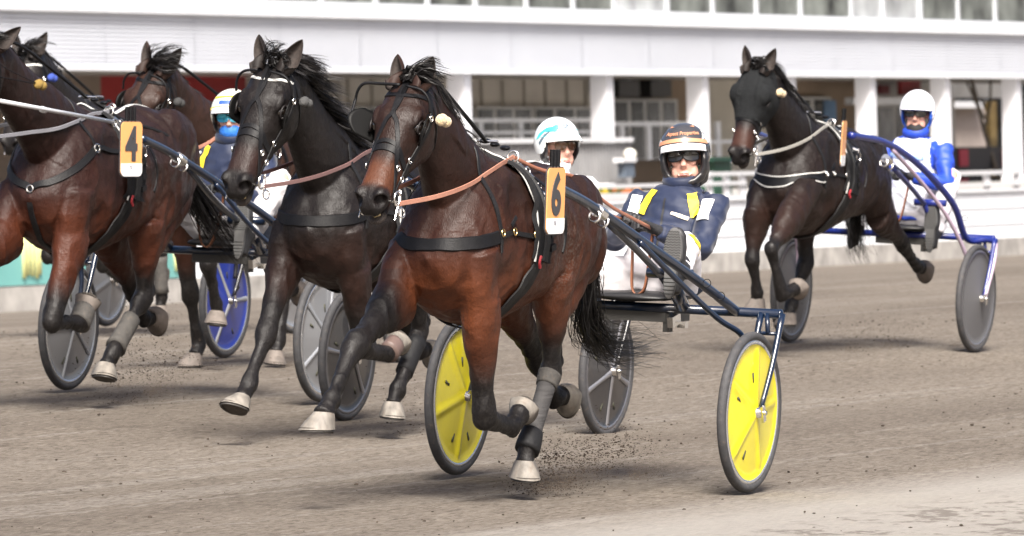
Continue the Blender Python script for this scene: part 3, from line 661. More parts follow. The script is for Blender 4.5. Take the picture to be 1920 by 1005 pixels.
        co += no*((nn1*.013 - np.abs(nn2)*.014+.0035)*(1-.8*hm))[:, None]
        me.vertices.foreach_set('co', co.ravel())
        # coat colour
        C0 = np.array(P['coat']); C1 = np.array(P.get('dark', (.010,.008,.007)))*.75; RC = np.array(P.get('red', C0)); col = np.tile(C0, (n, 1)).astype(float); blk = np.zeros(n); BK = P.get('blkleg', {})
        hz = (co[:, 2]-s.wz)/S+1.56; hx = (co[:, 0]-s.wx)/S
        tnoise = np.array([noise.noise(Vector(c)*3.0) for c in co[:, :].tolist()]) if n < 400000 else np.zeros(n)
        top = sstep(1.05, 1.45, hz+tnoise*.13)*(P.get('topdark', .5)); col = col*(1-top[:, None]) + C1*top[:, None]
        red = (1-sstep(.95, 1.15, hz+tnoise*.12)); col = col*(1-red[:, None]) + RC*red[:, None]
        for k, (j, d) in s.legs.items():
            A, B, C_, D = [np.array(q) for q in j]
            for (p, q, t0, t1, rad) in ((A, B, BK.get(k, (P.get('blk0', .35), P.get('blk1', .85)))[0], BK.get(k, (P.get('blk0', .35), P.get('blk1', .85)))[1], .16*S), (B, C_, -9, -8, .12*S), (C_, D, -9, -8, .10*S)):
                v = q-p; t = ((co-p)@v)/(v@v); dd = np.linalg.norm(co-(p+np.clip(t, 0, 1.3)[:, None]*v), axis=1)
                f = sstep(t0, t1, t+tnoise*.12) if t0 > -5 else np.where(t > -.05, 1.0, 0)
                f = f*(dd < rad)*((t > -.1) & (t < 1.6)); blk = np.maximum(blk, f)
        q = co-np.array(s.poll); ta = (q@np.array(s.ha))/hl; tb_ = (q@np.array(s.hb))/hl; ty = (q@np.array(s.hy))/hl
        inhead = (np.abs(ty) < .16) & (tb_ > -.27) & (tb_ < .08) & (ta > -.05)
        if 'face' in P:
            f = inhead*sstep(.36, .44, ta)*(1-sstep(.50, .545, ta))*.8; FC = np.array(P['face']); col = col*(1-f[:, None]) + FC*f[:, None]
        mzf = inhead*sstep(.50, .57, ta+tnoise*.02); blk = np.maximum(blk, mzf*.97)
        for sg in (-1, 1):
            e = np.array(s.H(.195, sg*.112, -.04)); blk = np.maximum(blk, np.clip(1.25-np.linalg.norm(co-e, axis=1)/(.048*hl), 0, .9))
        col = col*(1-blk[:, None]) + np.array((.0065,.0055,.0055))*blk[:, None]
        chin = inhead*sstep(.56, .60, ta)*(tb_ < -.115); col = col*(1-.8*chin[:, None]) + np.array((.06,.05,.045))*.8*chin[:, None]
        for sg in (-1, 1): # nostril lining
            e = np.array(s.H(.578, sg*.050, -.037)); f = np.clip(1.3-np.linalg.norm(co-e, axis=1)/(.030*hl), 0, 1); col = col*(1-f[:, None]) + np.array((.008,.005,.005))*f[:, None]
        sweat = P.get('sweat', .8)*np.exp(-((hx+.42)/.20)**2)*np.exp(-((hz-1.12)/.16)**2); 
        sweat = np.maximum(sweat, blk*sstep(1.0, .5, hz)*.10)
        at = me.color_attributes.new('coat', 'FLOAT_COLOR', 'POINT'); rgba = np.concatenate([col, sweat[:, None]], 1).astype(np.float32); at.data.foreach_set('color', rgba.ravel())
        s.obj = link('body', me, COAT, s.root)
        me.calc_loop_triangles(); tri = [tuple(t.vertices) for t in me.loop_triangles]; s.bvh = BVHTree.FromPolygons([Vector(c) for c in co.tolist()], tri)
        s.hooves(); s.ears(); s.eyes(); s.hair()
    def hooves(s):
        S = s.S; S_ = S
        for k, (j, d) in s.legs.items():
            D = j[3]; toe = Vector((-d.z, 0, d.x)); sd = d.cross(toe).normalized(); toe = sd.cross(d).normalized()
            if toe.dot(Vector((-d.z, 0, d.x))) < 0: toe = -toe
            yw = s.P.get('toeyaw', {}).get(k, .65)*(1 if k[0] == 'L' else -1); q = Matrix.Rotation(yw, 3, Vector((0,0,1))); toe = q @ toe; toe = (toe-d*toe.dot(d)).normalized(); sd = d.cross(toe).normalized()
            mb = MB(); rings = []
            for (h, w_, f, b) in ((-.014,.044,.045,.047),(.0,.051,.054,.050),(.032,.062,.086,.052),(.063,.070,.114,.052)):
                ring = []
                for i in range(24):
                    a = 2*math.pi*i/24; x = math.cos(a); yv = math.sin(a); ring.append(D + (d*(h + (.010*x if h > .05 else 0)) + toe*(x*(f if x > 0 else b)) + sd*(yv*w_*(1 if x > -.5 else .9)))*S)
                rings.append(ring)
            vs = [p for r in rings for p in r]; fs = [(i*24+q, i*24+(q+1) % 24, (i+1)*24+(q+1) % 24, (i+1)*24+q) for i in range(3) for q in range(24)]; fs.append(tuple(range(24))[::-1])
            mb.add(vs, fs); hm = s.P.get('hoofmat', {}).get(k, hoofm)
            h_ = mb.build('hoof', hm, s.root, sharp=50)
            mb = MB(); mb.loft([(*(D+d*.060*S+toe*.030*S), .061*S, .080*S), (*(D+d*.072*S+toe*.030*S), .059*S, .077*S)], 20, side=sd, capround=False); mb.build('sole', solem, h_)
            mb = MB(); rim = [D + (d*(.070+.010*math.cos(a)) + toe*(math.cos(a)*(.103 if math.cos(a) > 0 else .042)) + sd*math.sin(a)*.060)*S for a in [R_(x) for x in range(-140, 141, 14)]]; mb.tube(rim, .004, 6); mb.build('horseshoe', mat('worn_iron', (.09,.085,.08), .6, metal=.6), h_)
    def ears(s):
        e = s.P.get('ear', {}); 
        for sg in (-1, 1):
            L = (e.get('L', .165)*1.06+.03)*s.hl; base = s.H(.030, sg*.062, .006); up = (-s.ha*e.get('back', 1.0) + s.hb*e.get('fwd', .25) + s.hy*sg*e.get('out', .22)).normalized()
            face = (s.hb*.75 + s.hy*sg*e.get('turn', .65)); face = (face-up*face.dot(up)).normalized(); side = up.cross(face)
            mb = MB(); nu, nv = 14, 15
            for layer in (0, 1):
                vs = []; 
                for i in range(nu+1):
                    u = i/nu; r = (.041*math.sin(math.pi*min(1, (u*.80+.20)))**.75 + .0015)*s.hl*(1.05 if u < .5 else 1); r = max(r, .002); open_ = math.radians(178 - 92*min(1, max(0, (u-.12)/.3))*(1-.55*max(0, (u-.45)/.55))); 
                    c = base + up*(u*L) - face*(.010*math.sin(u*3.0)) + side*sg*(-.012)*u*u
                    for k in range(nv+1):
                        a = -open_ + 2*open_*k/nv; rr = r - (.0035 if layer else 0); vs.append(c - face*(rr*math.cos(a)*.9) + side*(rr*math.sin(a)) )
                mb.cur = layer
                fs = [(i*(nv+1)+k, i*(nv+1)+k+1, (i+1)*(nv+1)+k+1, (i+1)*(nv+1)+k) for i in range(nu) for k in range(nv)]
                mb.add(vs, fs if layer == 0 else [f[::-1] for f in fs])
            # rim joining both layers
            n1 = (nu+1)*(nv+1); k0 = 0; fs = []
            for i in range(nu):
                for k in (0, nv):
                    a = i*(nv+1)+k; b = (i+1)*(nv+1)+k; fs.append((a, b, b+n1, a+n1))
            mb.f += fs; mb.mi += [1]*len(fs)
            c = s.P['coat']; d = s.P.get('eartip', (.02,.015,.013))
            mb.build('ear', [mat('ear_%d%d' % (c[0]*1000, c[1]*1000), [c[i]*.45+d[i]*.3 for i in range(3)], .6, spec=.25, bump=.2), mat('ear_inner', (.030,.022,.019), .8, noise_amt=.4, noise_scale=60)], s.root, fixn=False)
    def eyes(s):
        for sg in (-1, 1):
            c = s.H(.197, sg*.098, -.042); mb = MB(); mb.ell(c, (.026*s.hl,)*3, nu=20, nv=14); e = mb.build('eye', eyem, s.root)
            mb = MB(); n_ = (s.hy*sg + s.hb*.45 + s.ha*.1).normalized(); t = s.ha; u = n_.cross(t).normalized(); t = u.cross(n_)
            for (h, r0) in ((1, .0065), (-1, .005)):
                pts = [c + (n_*(.020+.004*math.sin(math.pi*i/10)) + t*(.031*math.cos(math.pi*i/10)) + u*(h*sg*.018*math.sin(math.pi*i/10)))*s.hl for i in range(11)]; mb.tube(pts, r0*s.hl, 8)
            mb.build('eyelid', mat('eyelid', (.008,.006,.006), .45, spec=.3), e)
    def hair(s):
        P = s.P; rng = random.Random(P.get('seed', 1)); mb = MB(); g = MB(); roots = []
        np_ = s.neckpts; crest = []
        for i in range(1, len(np_)):
            q = Vector(np_[i][:3]); tgt = Vector(np_[min(i+1, len(np_)-1)][:3])-Vector(np_[i-1][:3]); up = Vector((-tgt.z, 0, tgt.x)).normalized(); 
            if up.z < 0: up = -up
            crest.append((q + up*np_[i][4]*.93, up))
        crest.append((s.poll - s.ha*.02 + s.hb*.01, (s.hb - s.ha).normalized()))
        cs = cat_rom([c[0] for c in crest], 12); ln = len(cs); ms = P.get('mane_side', 1)
        for _ in range(P.get('mane_n', 150)):
            i = rng.randrange(ln); p = cs[i]; roots.append((p + Vector((0, rng.uniform(-.02,.02), -.01)), Vector((-.45+rng.uniform(-.3,.1), ms*rng.uniform(.2,1.0), rng.uniform(.0,.55))).normalized()))
        half = len(roots)//3
        hair_strands(mb, rng, roots[half:], P.get('mane_L', .20), .0045, 1.25, P.get('wind', (-.9, .5*ms, 0)), .35, clump=12)
        hair_strands(g, rng, roots[:half], P.get('mane_L', .20)*1.05, .0035, 1.0, P.get('wind', (-.9, .5*ms, 0)), .5, clump=8)
        k = len(mb.v); mb.v += g.v; mb.f += [tuple(x+k for x in f) for f in g.f]; mb.mi += [1]*len(g.f)
        mb.build('mane', [hairm, hairg], s.root, fixn=False)
        mb = MB(); roots = [(s.H(-.03+rng.uniform(-.02,.03), rng.uniform(-.035,.035), .02), (s.hb*rng.uniform(.3,.9) - s.ha*rng.uniform(.2,.9) + s.hy*rng.uniform(-.1,.5)*P.get('fl_side', 1)).normalized()) for _ in range(P.get('forelock_n', 34))]
        hair_strands(mb, rng, roots, P.get('fl_L', .20), .0045, P.get('fl_g', .5), P.get('fl_wind', (-.6,.9,.1)), .9, clump=11); mb.build('forelock', hairm, s.root, fixn=False)
        mb = MB(); tr = s.W(-1.10, 0, 1.34); tl = P.get('tail_L', .8); roots = [(tr + Vector((rng.uniform(-.04,.03), rng.uniform(-.03,.03), rng.uniform(-.06,.02))), Vector((-1, rng.uniform(-.15,.15), -.1+rng.uniform(-.2,.2))).normalized()) for _ in range(P.get('tail_n', 110))]
        for (p, d) in roots:
            curve = P.get('tail_pts')
            if curve:
                base = [Vector(q) for q in curve]; g0 = [rng.gauss(0,1) for _ in range(6)]; ts_ = P.get('tail_s', .022); j = [Vector(((g0[0]+.25*rng.gauss(0,1))*ts_*(i*.5+.6), (g0[1]+.25*rng.gauss(0,1))*ts_*.8*(i*.5+.6), (g0[2]+.25*rng.gauss(0,1))*ts_*(i*.5+.6))) for i in range(len(base))]
                for c_ in range(8):
                    pts = cat_rom([base[i]+j[i]+Vector((rng.gauss(0,1), rng.gauss(0,1), rng.gauss(0,1)))*.0045*(i+.6) for i in range(len(base))], 4); pts = pts[:rng.randrange(max(6, len(pts)-7), len(pts)+1)]
                    sd = Vector((rng.uniform(-1,1), rng.uniform(-1,1), rng.uniform(-1,1))).normalized(); b0 = len(mb.v); N = len(pts)
                    for i, q in enumerate(pts):
                        t = (pts[min(i+1, N-1)]-pts[max(i-1, 0)]).normalized(); s_ = (sd - t*sd.dot(t)).normalized(); ww = .0045*(1-(i/N)**2*.85)/2; mb.v += [tuple(q-s_*ww), tuple(q+s_*ww)]
                    for i in range(N-1): mb.f.append((b0+2*i, b0+2*i+1, b0+2*i+3, b0+2*i+2)); mb.mi.append(0)
        mb.tube([tr+Vector((.08,0,0)), tr+Vector((-.02,0,-.01)), tr*.5+Vector(P['tail_pts'][1])*.5 + Vector((0,0,.03)), Vector(P['tail_pts'][1])], .035, 10, .012)
        mb.build('tail', hairm, s.root, fixn=False)
    # ---- tack ----
    def wrap(s, leg, i, t0, t1, add, m_, name='leg_boot', bumps=0):
        j, d = s.legs[leg]; a, b = (j[i], j[i+1]); mb = MB(); st = []
        N = 7
        for k in range(N):
            t = t0+(t1-t0)*k/(N-1); p = a*(1-t)+b*t; fet = math.exp(-((t-1)/.15)**2)*.010 if i == 1 else 0; kn = math.exp(-(t/.15)**2)*.008 if i == 1 else 0; r = (.036+add+fet+kn)*s.S + (bumps*(k % 2)); st.append((*p, r, r*1.18))
        mb.loft(st, 18, capround=False); return mb.build(name, m_, s.root)
    def bridle(s, noseb=leather, white_brow=False, blink=(1,1), cross=True, hood=False, ball=True, ballm=woolm, braid=True, reinm=copper):
        H = s.H; b = s.bvh; hl = s.hl
        root = empty('bridle', Matrix.Identity(4)); root.parent = s.root
        def mk(name, lst, m_=leather):
            mb = MB()
            for pts, wd in lst: strap(mb, b, pts, wd*hl)
            return build_split(mb, name, m_, root)
        arc = lambda t0, t1, y, bb0, bb1: [H(t0, -y*1.05, bb0), H((t0+t1)/2-.0, -y*.8, (bb0*.3+bb1*.7)), H(t1, 0, bb1), H((t0+t1)/2, y*.8, (bb0*.3+bb1*.7)), H(t0, y*1.05, bb0)]
        mk('noseband', [([H(.385,-.05,-.21), H(.37,-.085,-.12), H(.345,-.07,-.02), H(.335,0,.03), H(.345,.07,-.02), H(.37,.085,-.12), H(.385,.05,-.21), H(.39,0,-.24)], .034), ([H(.355,-.075,-.06), H(.315,-.05,.0), H(.305,0,.04), H(.315,.05,.0), H(.355,.075,-.06)], .022)])
        lst = []
        for sg in (-1, 1):
            lst.append(([H(.0, sg*.085, -.02), H(.10, sg*.115, -.08), H(.25, sg*.11, -.10), H(.40, sg*.085, -.115), H(.50, sg*.07, -.11)], .022))
            lst.append(([H(.03, sg*.10, -.05), H(.12, sg*.115, -.17), H(.18, sg*.07, -.26), H(.19, 0, -.28)], .014))
        mk('cheekpiece', lst)
        if cross:
            mk('face_strap', [([H(-.02, .0, .04), H(.08, .012, .06), H(.17, .0, .06), H(.22, sg*.03, .05), H(.31, sg*.062, .01), H(.44, sg*.072, -.055), H(.52, sg*.07, -.10)], .020) for sg in (-1, 1)] + [([H(-.02, -.02, .04), H(.08, -.012, .06), H(.17, .0, .06)], .02)])
        mk('browband', [([H(.04, -.12, -.05), H(.055, -.09, .02), H(.065, -.04, .05), H(.065, .04, .05), H(.055, .09, .02), H(.04, .12, -.05)], .014 if white_brow else .022)], whitet if white_brow else leather)
        mk('crownpiece', [([H(.04, -.12, -.06), H(-.03, -.07, .01), H(-.045, 0, .04), H(-.03, .07, .01), H(.04, .12, -.06)], .03)])
        for i, sg in enumerate((-1, 1)):
            if not blink[i]: continue
            # cupped blinker standing out behind the eye
            mb = MB(); nu, nv = 8, 10; out = .055 if blink[i] == 2 else .035; vs = []
            for a in range(nu+1):
                for c in range(nv+1):
                    u = a/nu; v = c/nv; t = .125+.135*v; rr = math.sin(math.pi*(.12+.76*v))**.5
                    vs.append(H(t, sg*(.108 + u*out*rr*(1.9 if blink[i] == 2 else 1)), -.085 + .065*u*rr*(1.5 if blink[i] == 2 else 1.25)))
            fs = [(a*(nv+1)+c, a*(nv+1)+c+1, (a+1)*(nv+1)+c+1, (a+1)*(nv+1)+c) for a in range(nu) for c in range(nv)]
            mb.add(vs, fs); o = mb.build('blinker', blinkm, root, fixn=False); md = o.modifiers.new('thick', 'SOLIDIFY'); md.thickness = .007; md.offset = 0
            if blink[i] == 2:
                mb = MB(); mb.tube(cat_rom([H(.05, 0, .06), H(.045, sg*.10, .05), H(.05, sg*.17, .05), H(.075, sg*.20, .03), H(.11, sg*.212, .0), H(.20, sg*.205, .0)], 6), .0065*hl, 8); mb.build('blinker_strap', leather, root)
            else:
                mb = MB(); mb.tube(cat_rom([H(.05, sg*.03, .055), H(.06, sg*.10, .045), H(.09, sg*.135, .015), H(.13, sg*.14, -.02)], 6), .006*hl, 8); mb.build('blinker_strap', leather, root)
        if hood:
            mb = MB(); sel = []
            me = s.obj.data; n = len(me.vertices); co = np.empty(n*3); me.vertices.foreach_get('co', co); co = co.reshape(-1, 3); no = np.empty(n*3); me.vertices.foreach_get('normal', no); no = no.reshape(-1, 3)
            q = co-np.array(s.poll); ta = (q@np.array(s.ha))/hl; tb_ = (q@np.array(s.hb))/hl; ty = (q@np.array(s.hy))/hl
            okv = (ta > -.02) & (ta < .34) & (tb_ > -.17-.0*ta) & (np.abs(ty) < .15) & (tb_ < .1); idx = {}; vs = []; fs = []
            for p in me.polygons:
                if all(okv[v] for v in p.vertices):
                    for v in p.vertices:
                        if v not in idx: idx[v] = len(vs); vs.append(Vector(co[v]) + Vector(no[v])*(.010 + .022*math.exp(-((ta[v]-.17)/.09)**2)*(abs(ty[v]) > .05)))
                    fs.append(tuple(idx[v] for v in p.vertices))
            mb.add(vs, fs); mb.build('mesh_hood', mat('hood_mesh', (.010,.011,.012), .9, spec=.2, noise_amt=.25, noise_scale=60, bump=.6, bump_scale=150), root, fixn=False)
        # bit rings, buckles
        mb = MB()
        for sg in (-1, 1):
            c = H(.515, sg*.082, -.112); mb.torus(c, s.hy, .030*hl, .0045*hl); mb.torus(H(.545, sg*.090, -.175), s.hy+s.hb*.3, .020*hl, .004*hl); mb.torus(H(.525, sg*.085, -.145), s.hy, .014*hl, .0035*hl)
            mb.tube([H(.47, sg*.080, -.125), H(.60, sg*.084, -.150)], .004*hl, 8)
            for (t, y_, bb) in ((.42, .080, -.115), (.33, .095, -.10), (.12, .128, -.075), (.405, .072, -.045)):
                mb.torus(s.bvh.find_nearest(H(t, sg*y_, bb))[0] + s.hy*sg*.008, s.hy, .013*hl, .0028*hl)
        mb.tube([H(.535,-.085,-.108), H(.535,.085,-.108)], .006*hl, 8); build_split(mb, 'bit', metal, root)
        mb = MB(); mb.loft([(*H(.592,-.022,-.126),.006*hl,.006*hl),(*H(.603,0,-.127),.007*hl,.007*hl),(*H(.592,.022,-.126),.006*hl,.006*hl)], 8, side=s.ha); mb.build('tooth', toothm, s.root)
        if ball:
            sg = 1; c = H(.10, .155, -.11) + Vector(s.P.get('ballo', (0,0,0))); mb = MB(); q_ = s.P.get('plug', 1.0); mb.ell(c, (.036*q_,.026*q_,.026*q_), Matrix.Rotation(.4, 3, 'Y')); mb.ell(c+Vector((-.026,.010,-.008))*q_, (.026*q_,.025*q_,.025*q_)); mb.build('ear_plug', ballm, root)
            mb = MB(); mb.tube(cat_rom([H(.02,.10,-.02), H(.05,.135,-.06), c], 6), .0025, 6); mb.tube(cat_rom([c, H(.10,.13,-.09), H(.10,.12,-.07)], 6), .0035, 6); mb.build('plug_cord', leather, root)
        return root
    def harness(s, collar=True, number=None, plate=None, collarm=leather, whiteedge=False, check=True):
        W = s.W; b = s.bvh; S = s.S
        root = empty('harness', Matrix.Identity(4)); root.parent = s.root
        def both(f): return [f(-1), f(1)]
        # saddle pad: thick padded band over the back, then girth
        mb = MB(); band = lambda sg: [W(-.12,0,1.54), W(-.13,sg*.12,1.50), W(-.14,sg*.24,1.36), W(-.12,sg*.29,1.20), W(-.10,sg*.29,1.08)]
        for sg in (-1, 1): strap(mb, b, band(sg), .20*S, .018, .001)
        build_split(mb, 'saddle_pad', mat('saddle_felt', (.006,.006,.007), .8, bump=.3, spec=.3), root)
        mb = MB(); 
        for sg in (-1, 1): strap(mb, b, [p + Vector((.085,0,0)) for p in band(sg)], .008, .006, .019)
        build_split(mb, 'piping', whitet, root)
        mb = MB()
        for sg in (-1, 1): strap(mb, b, band(sg), .055*S, .01, .020)
        for sg in (-1, 1): strap(mb, b, [W(-.10,sg*.29,1.12), W(-.06,sg*.26,1.0), W(.0,sg*.20,.90), W(.03,0,.74)], .06*S, .006, .003)
        build_split(mb, 'saddle', leather, root)
        mb = MB()
        for sg in (-1, 1): strap(mb, b, [W(-.04,sg*.27,1.06), W(.02,sg*.24,.96), W(.06,sg*.14,.88), W(.07,0,.76)], .05*S, .006, .010)
        build_split(mb, 'girth', leather2, root)
        mb = MB()
        for sg in (-1, 1): strap(mb, b, [W(-.05,sg*.28,1.11), W(-.04,sg*.28,1.08), W(-.06,sg*.28,1.055)], .013, .008, .03)
        build_split(mb, 'red_tab', redm, root)
        if s.P.get('vee'):
            mb = MB(); top_ = W(.22,.25,1.36)
            for sg in (-1, 1):
                strap(mb, b, [W(-.10,sg*.29,1.33), W(.05,sg*.28,1.345), W(.22,sg*.25,1.36)], .03, .006, .004); strap(mb, b, [W(.22,sg*.25,1.36), W(.36,sg*.19,1.25), W(.44,sg*.08,1.16), W(.47,0,1.12)], .042, .008, .004); strap(mb, b, [W(.22,sg*.25,1.36), W(.23,sg*.16,1.50), W(.22,0,1.62)], .018, .004, .004)
            strap(mb, b, [W(.47,0,1.14), W(.46,0,1.02), W(.38,0,.88), W(.2,0,.78)], .036, .006, .004); build_split(mb, 'breast_strap', leather2, root)
            mb = MB(); c = b.find_nearest(W(.22,.25,1.36))[0]; mb.torus(c+Vector((0,.015,0)), (.2,1,.1), .022, .005); c = b.find_nearest(W(.47,0,1.12))[0]; mb.torus(c+Vector((.014,0,0)), (1,0,.1), .018, .004); build_split(mb, 'buckle', metal, root); collar = False
        if collar:
            mb = MB(); pts = [W(-.12,-.29,1.20), W(.10,-.26,1.21), W(.28,-.24,1.19), W(.40,-.17,1.16), W(.48,0,1.14), W(.40,.17,1.16), W(.28,.24,1.19)]
            strap(mb, b, pts, .062*S, .007, .002, 12); mb.build('breast_collar', collarm, root, sharp=42)
            if whiteedge:
                mb = MB(); 
                for dz in (-.034, .034): strap(mb, b, [p+Vector((0,0,dz)) for p in pts], .008, .012, .004, 12, sm=14)
                build_split(mb, 'collar_edge', whitet, root)
            mb = MB(); strap(mb, b, [W(.28,.24,1.19), W(.16,.26,1.21), W(.05,.28,1.20), W(-.10,.29,1.18)], .024*S, .006, .004, 10); strap(mb, b, [W(.20,.255,1.24), W(.12,.26,1.28)], .018, .005, .02)
            strap(mb, b, [W(.26,.24,1.12), W(.26,.23,1.28), W(.26,.16,1.42), W(.24,.0,1.56), W(.26,-.16,1.42), W(.26,-.23,1.28), W(.28,-.24,1.17)], .022*S, .005, .004, 12); mb.build('collar_strap', leather2, root, sharp=42)
            mb = MB(); 
            for q in (W(.26,.245,1.21), W(.14,.265,1.215), W(-.03,.285,1.20)): c = b.find_nearest(q)[0]; mb.torus(c+Vector((0,.012,0)), (0,1,.1), .016, .0035)
            build_split(mb, 'buckle', brass if number else metal, root)
        # terrets, hooks and rings on top of the saddle
        mb = MB()
        for sg in (-1, 1):
            c = b.find_nearest(W(-.12, sg*.13, 1.5))[0] + Vector((0,0,.045)); mb.torus(c, (1,0,.2), .026, .005); mb.tube([c+Vector((0,0,-.026)), c+Vector((0,0,-.06))], .006, 8)
            mb.tube([c+Vector((-.02,sg*.02,-.03)), c+Vector((-.10,sg*.07,-.10)), c+Vector((-.13,sg*.09,-.16))], .007, 8); mb.torus(c+Vector((-.11,sg*.085,-.13)), (0,1,0), .022, .004); mb.torus(c+Vector((-.06,sg*.05,-.06)), (0,1,.4), .018, .004)
            mb.tube([c+Vector((-.10,sg*.09,-.16)), c+Vector((-.10,sg*.16,-.18))], .016, 12); mb.torus(c+Vector((-.13,sg*.15,-.22)), (0,1,0), .035, .004)
        mb.tube([W(-.12,-.05,1.60), W(-.12,.05,1.60)], .006, 8); build_split(mb, 'terret', metal, root)
        mb = MB()
        for i, (px_, z_) in enumerate(((-.16,1.60),(-.20,1.585),(-.25,1.57))): mb.ell(W(px_, .03*(i-1), z_), (.05,.022,.012), Matrix.Rotation(.3*i, 3, 'Z'))
        for sg in (-1, 1):
            strap(mb, b, [W(-.2,sg*.2,1.45), W(-.3,sg*.25,1.36), W(-.34,sg*.27,1.22), W(-.30,sg*.27,1.12)], .022, .006, .02)
            for z_ in (1.36,1.28,1.20,1.14): c = b.find_nearest(W(-.17, sg*.29, z_))[0]; mb.box(c+Vector((0,sg*.022,0)), (.05,.022,.028), Matrix.Rotation(.2, 3, 'Y'))
        build_split(mb, 'harness_fitting', leather, root)
        mb = MB(); strap(mb, b, [W(-.2,0,1.53), W(-.5,0,1.55), W(-.8,0,1.56), W(-1.05,0,1.42)], .03, .006, .004, 10); mb.build('back_strap', whitet, root)
        if check:
            mb = MB(); a = s.H(-.05, 0, .05); e = W(-.10, 0, 1.60); mb.tube(cat_rom([a, a*.66+e*.34+Vector((0,0,.05)), a*.33+e*.67+Vector((0,0,.03)), e], 8), .0095, 8); mb.build('overcheck', leather, root)
        return root

def number_plate(h, frame, digit, loc, yaw=0.0, tilt=.05, wd=.19, ht=.29, logo=True):
    """orange start-number plate; its face looks to the horse's left"""
    par = h.root
    ex = Vector((-math.cos(yaw), math.sin(yaw), 0)); ez = Vector((tilt, 0, 1)).normalized(); nz_ = ex.cross(ez).normalized()*-1
    # text x must run to the viewer's right: rearwards along the horse
    nz_ = Vector((0,1,0)); ex = Vector((-math.cos(yaw), math.sin(yaw), 0)); nz_ = ex.cross(ez).normalized()
    if nz_.y < 0: nz_ = -nz_
    ez2 = nz_.cross(ex).normalized(); O = Vector(loc); B = basis(O, ex, ez2, nz_)
    def rr(w_, h_, r, z0, z1, y0=None, y1=None):
        pts = []
        for cx, cy, a0 in ((w_/2-r, h_/2-r, 0), (-w_/2+r, h_/2-r, 90), (-w_/2+r, -h_/2+r, 180), (w_/2-r, -h_/2+r, 270)):
            for k in range(6): a = R_(a0+k*18); pts.append((cx+r*math.cos(a), cy+r*math.sin(a)))
        if y0 is not None: pts = [(x, max(min(y, y1), y0)) for x, y in pts]
        n = len(pts); vs = [B @ Vector((x, y, z)) for z in (z0, z1) for x, y in pts]; fs = [tuple(range(n))[::-1], tuple(range(n, 2*n))] + [(i, (i+1) % n, (i+1) % n+n, i+n) for i in range(n)]
        return vs, fs
    mb = MB(); mb.add(*rr(wd+.012, ht+.012, .035, -.006, -.001)); p = mb.build('number_plate', mat('plate_edge', (.05,.05,.055), .4), par, smooth=False)
    mb = MB(); mb.add(*rr(wd, ht, .03, -.001, .004)); mb.build('plate_face', orangep, p, smooth=False)
    mb = MB(); mb.add(*rr(wd+.001, ht+.001, .03, .0035, .006, -ht/2-.001, -ht/2+.068)); mb.build('white_foot', platew, p, smooth=False)
    if digit: text_obj('digit', digit, .245, digitm, p, B @ Matrix.Translation((-.004, .018, .006)), .0015, offset=.009, sx=.84)
    if logo:
        text_obj('small_print', 'TR', .026, mat('print_grey', (.18,.18,.22), .6), p, B @ Matrix.Translation((-.01, -ht/2+.045, .0075)), .0005, sx=.8)
    mb = MB()
    for dx in (-.035, 0, .035): mb.box(B @ Vector((dx, ht/2+.03, -.01)), (.018,.02,.09), B.to_3x3())
    for dx in (-.035, 0, .035): pass
    mb2 = MB()
    for dx in (-.035, 0, .035):
        c = B @ Vector((dx, ht/2+.035, -.008)); mb2.tube([c - ez2*.045, c + ez2*.045], .010, 8)
    build_split(mb2, 'plate_clip', leather, p); return p
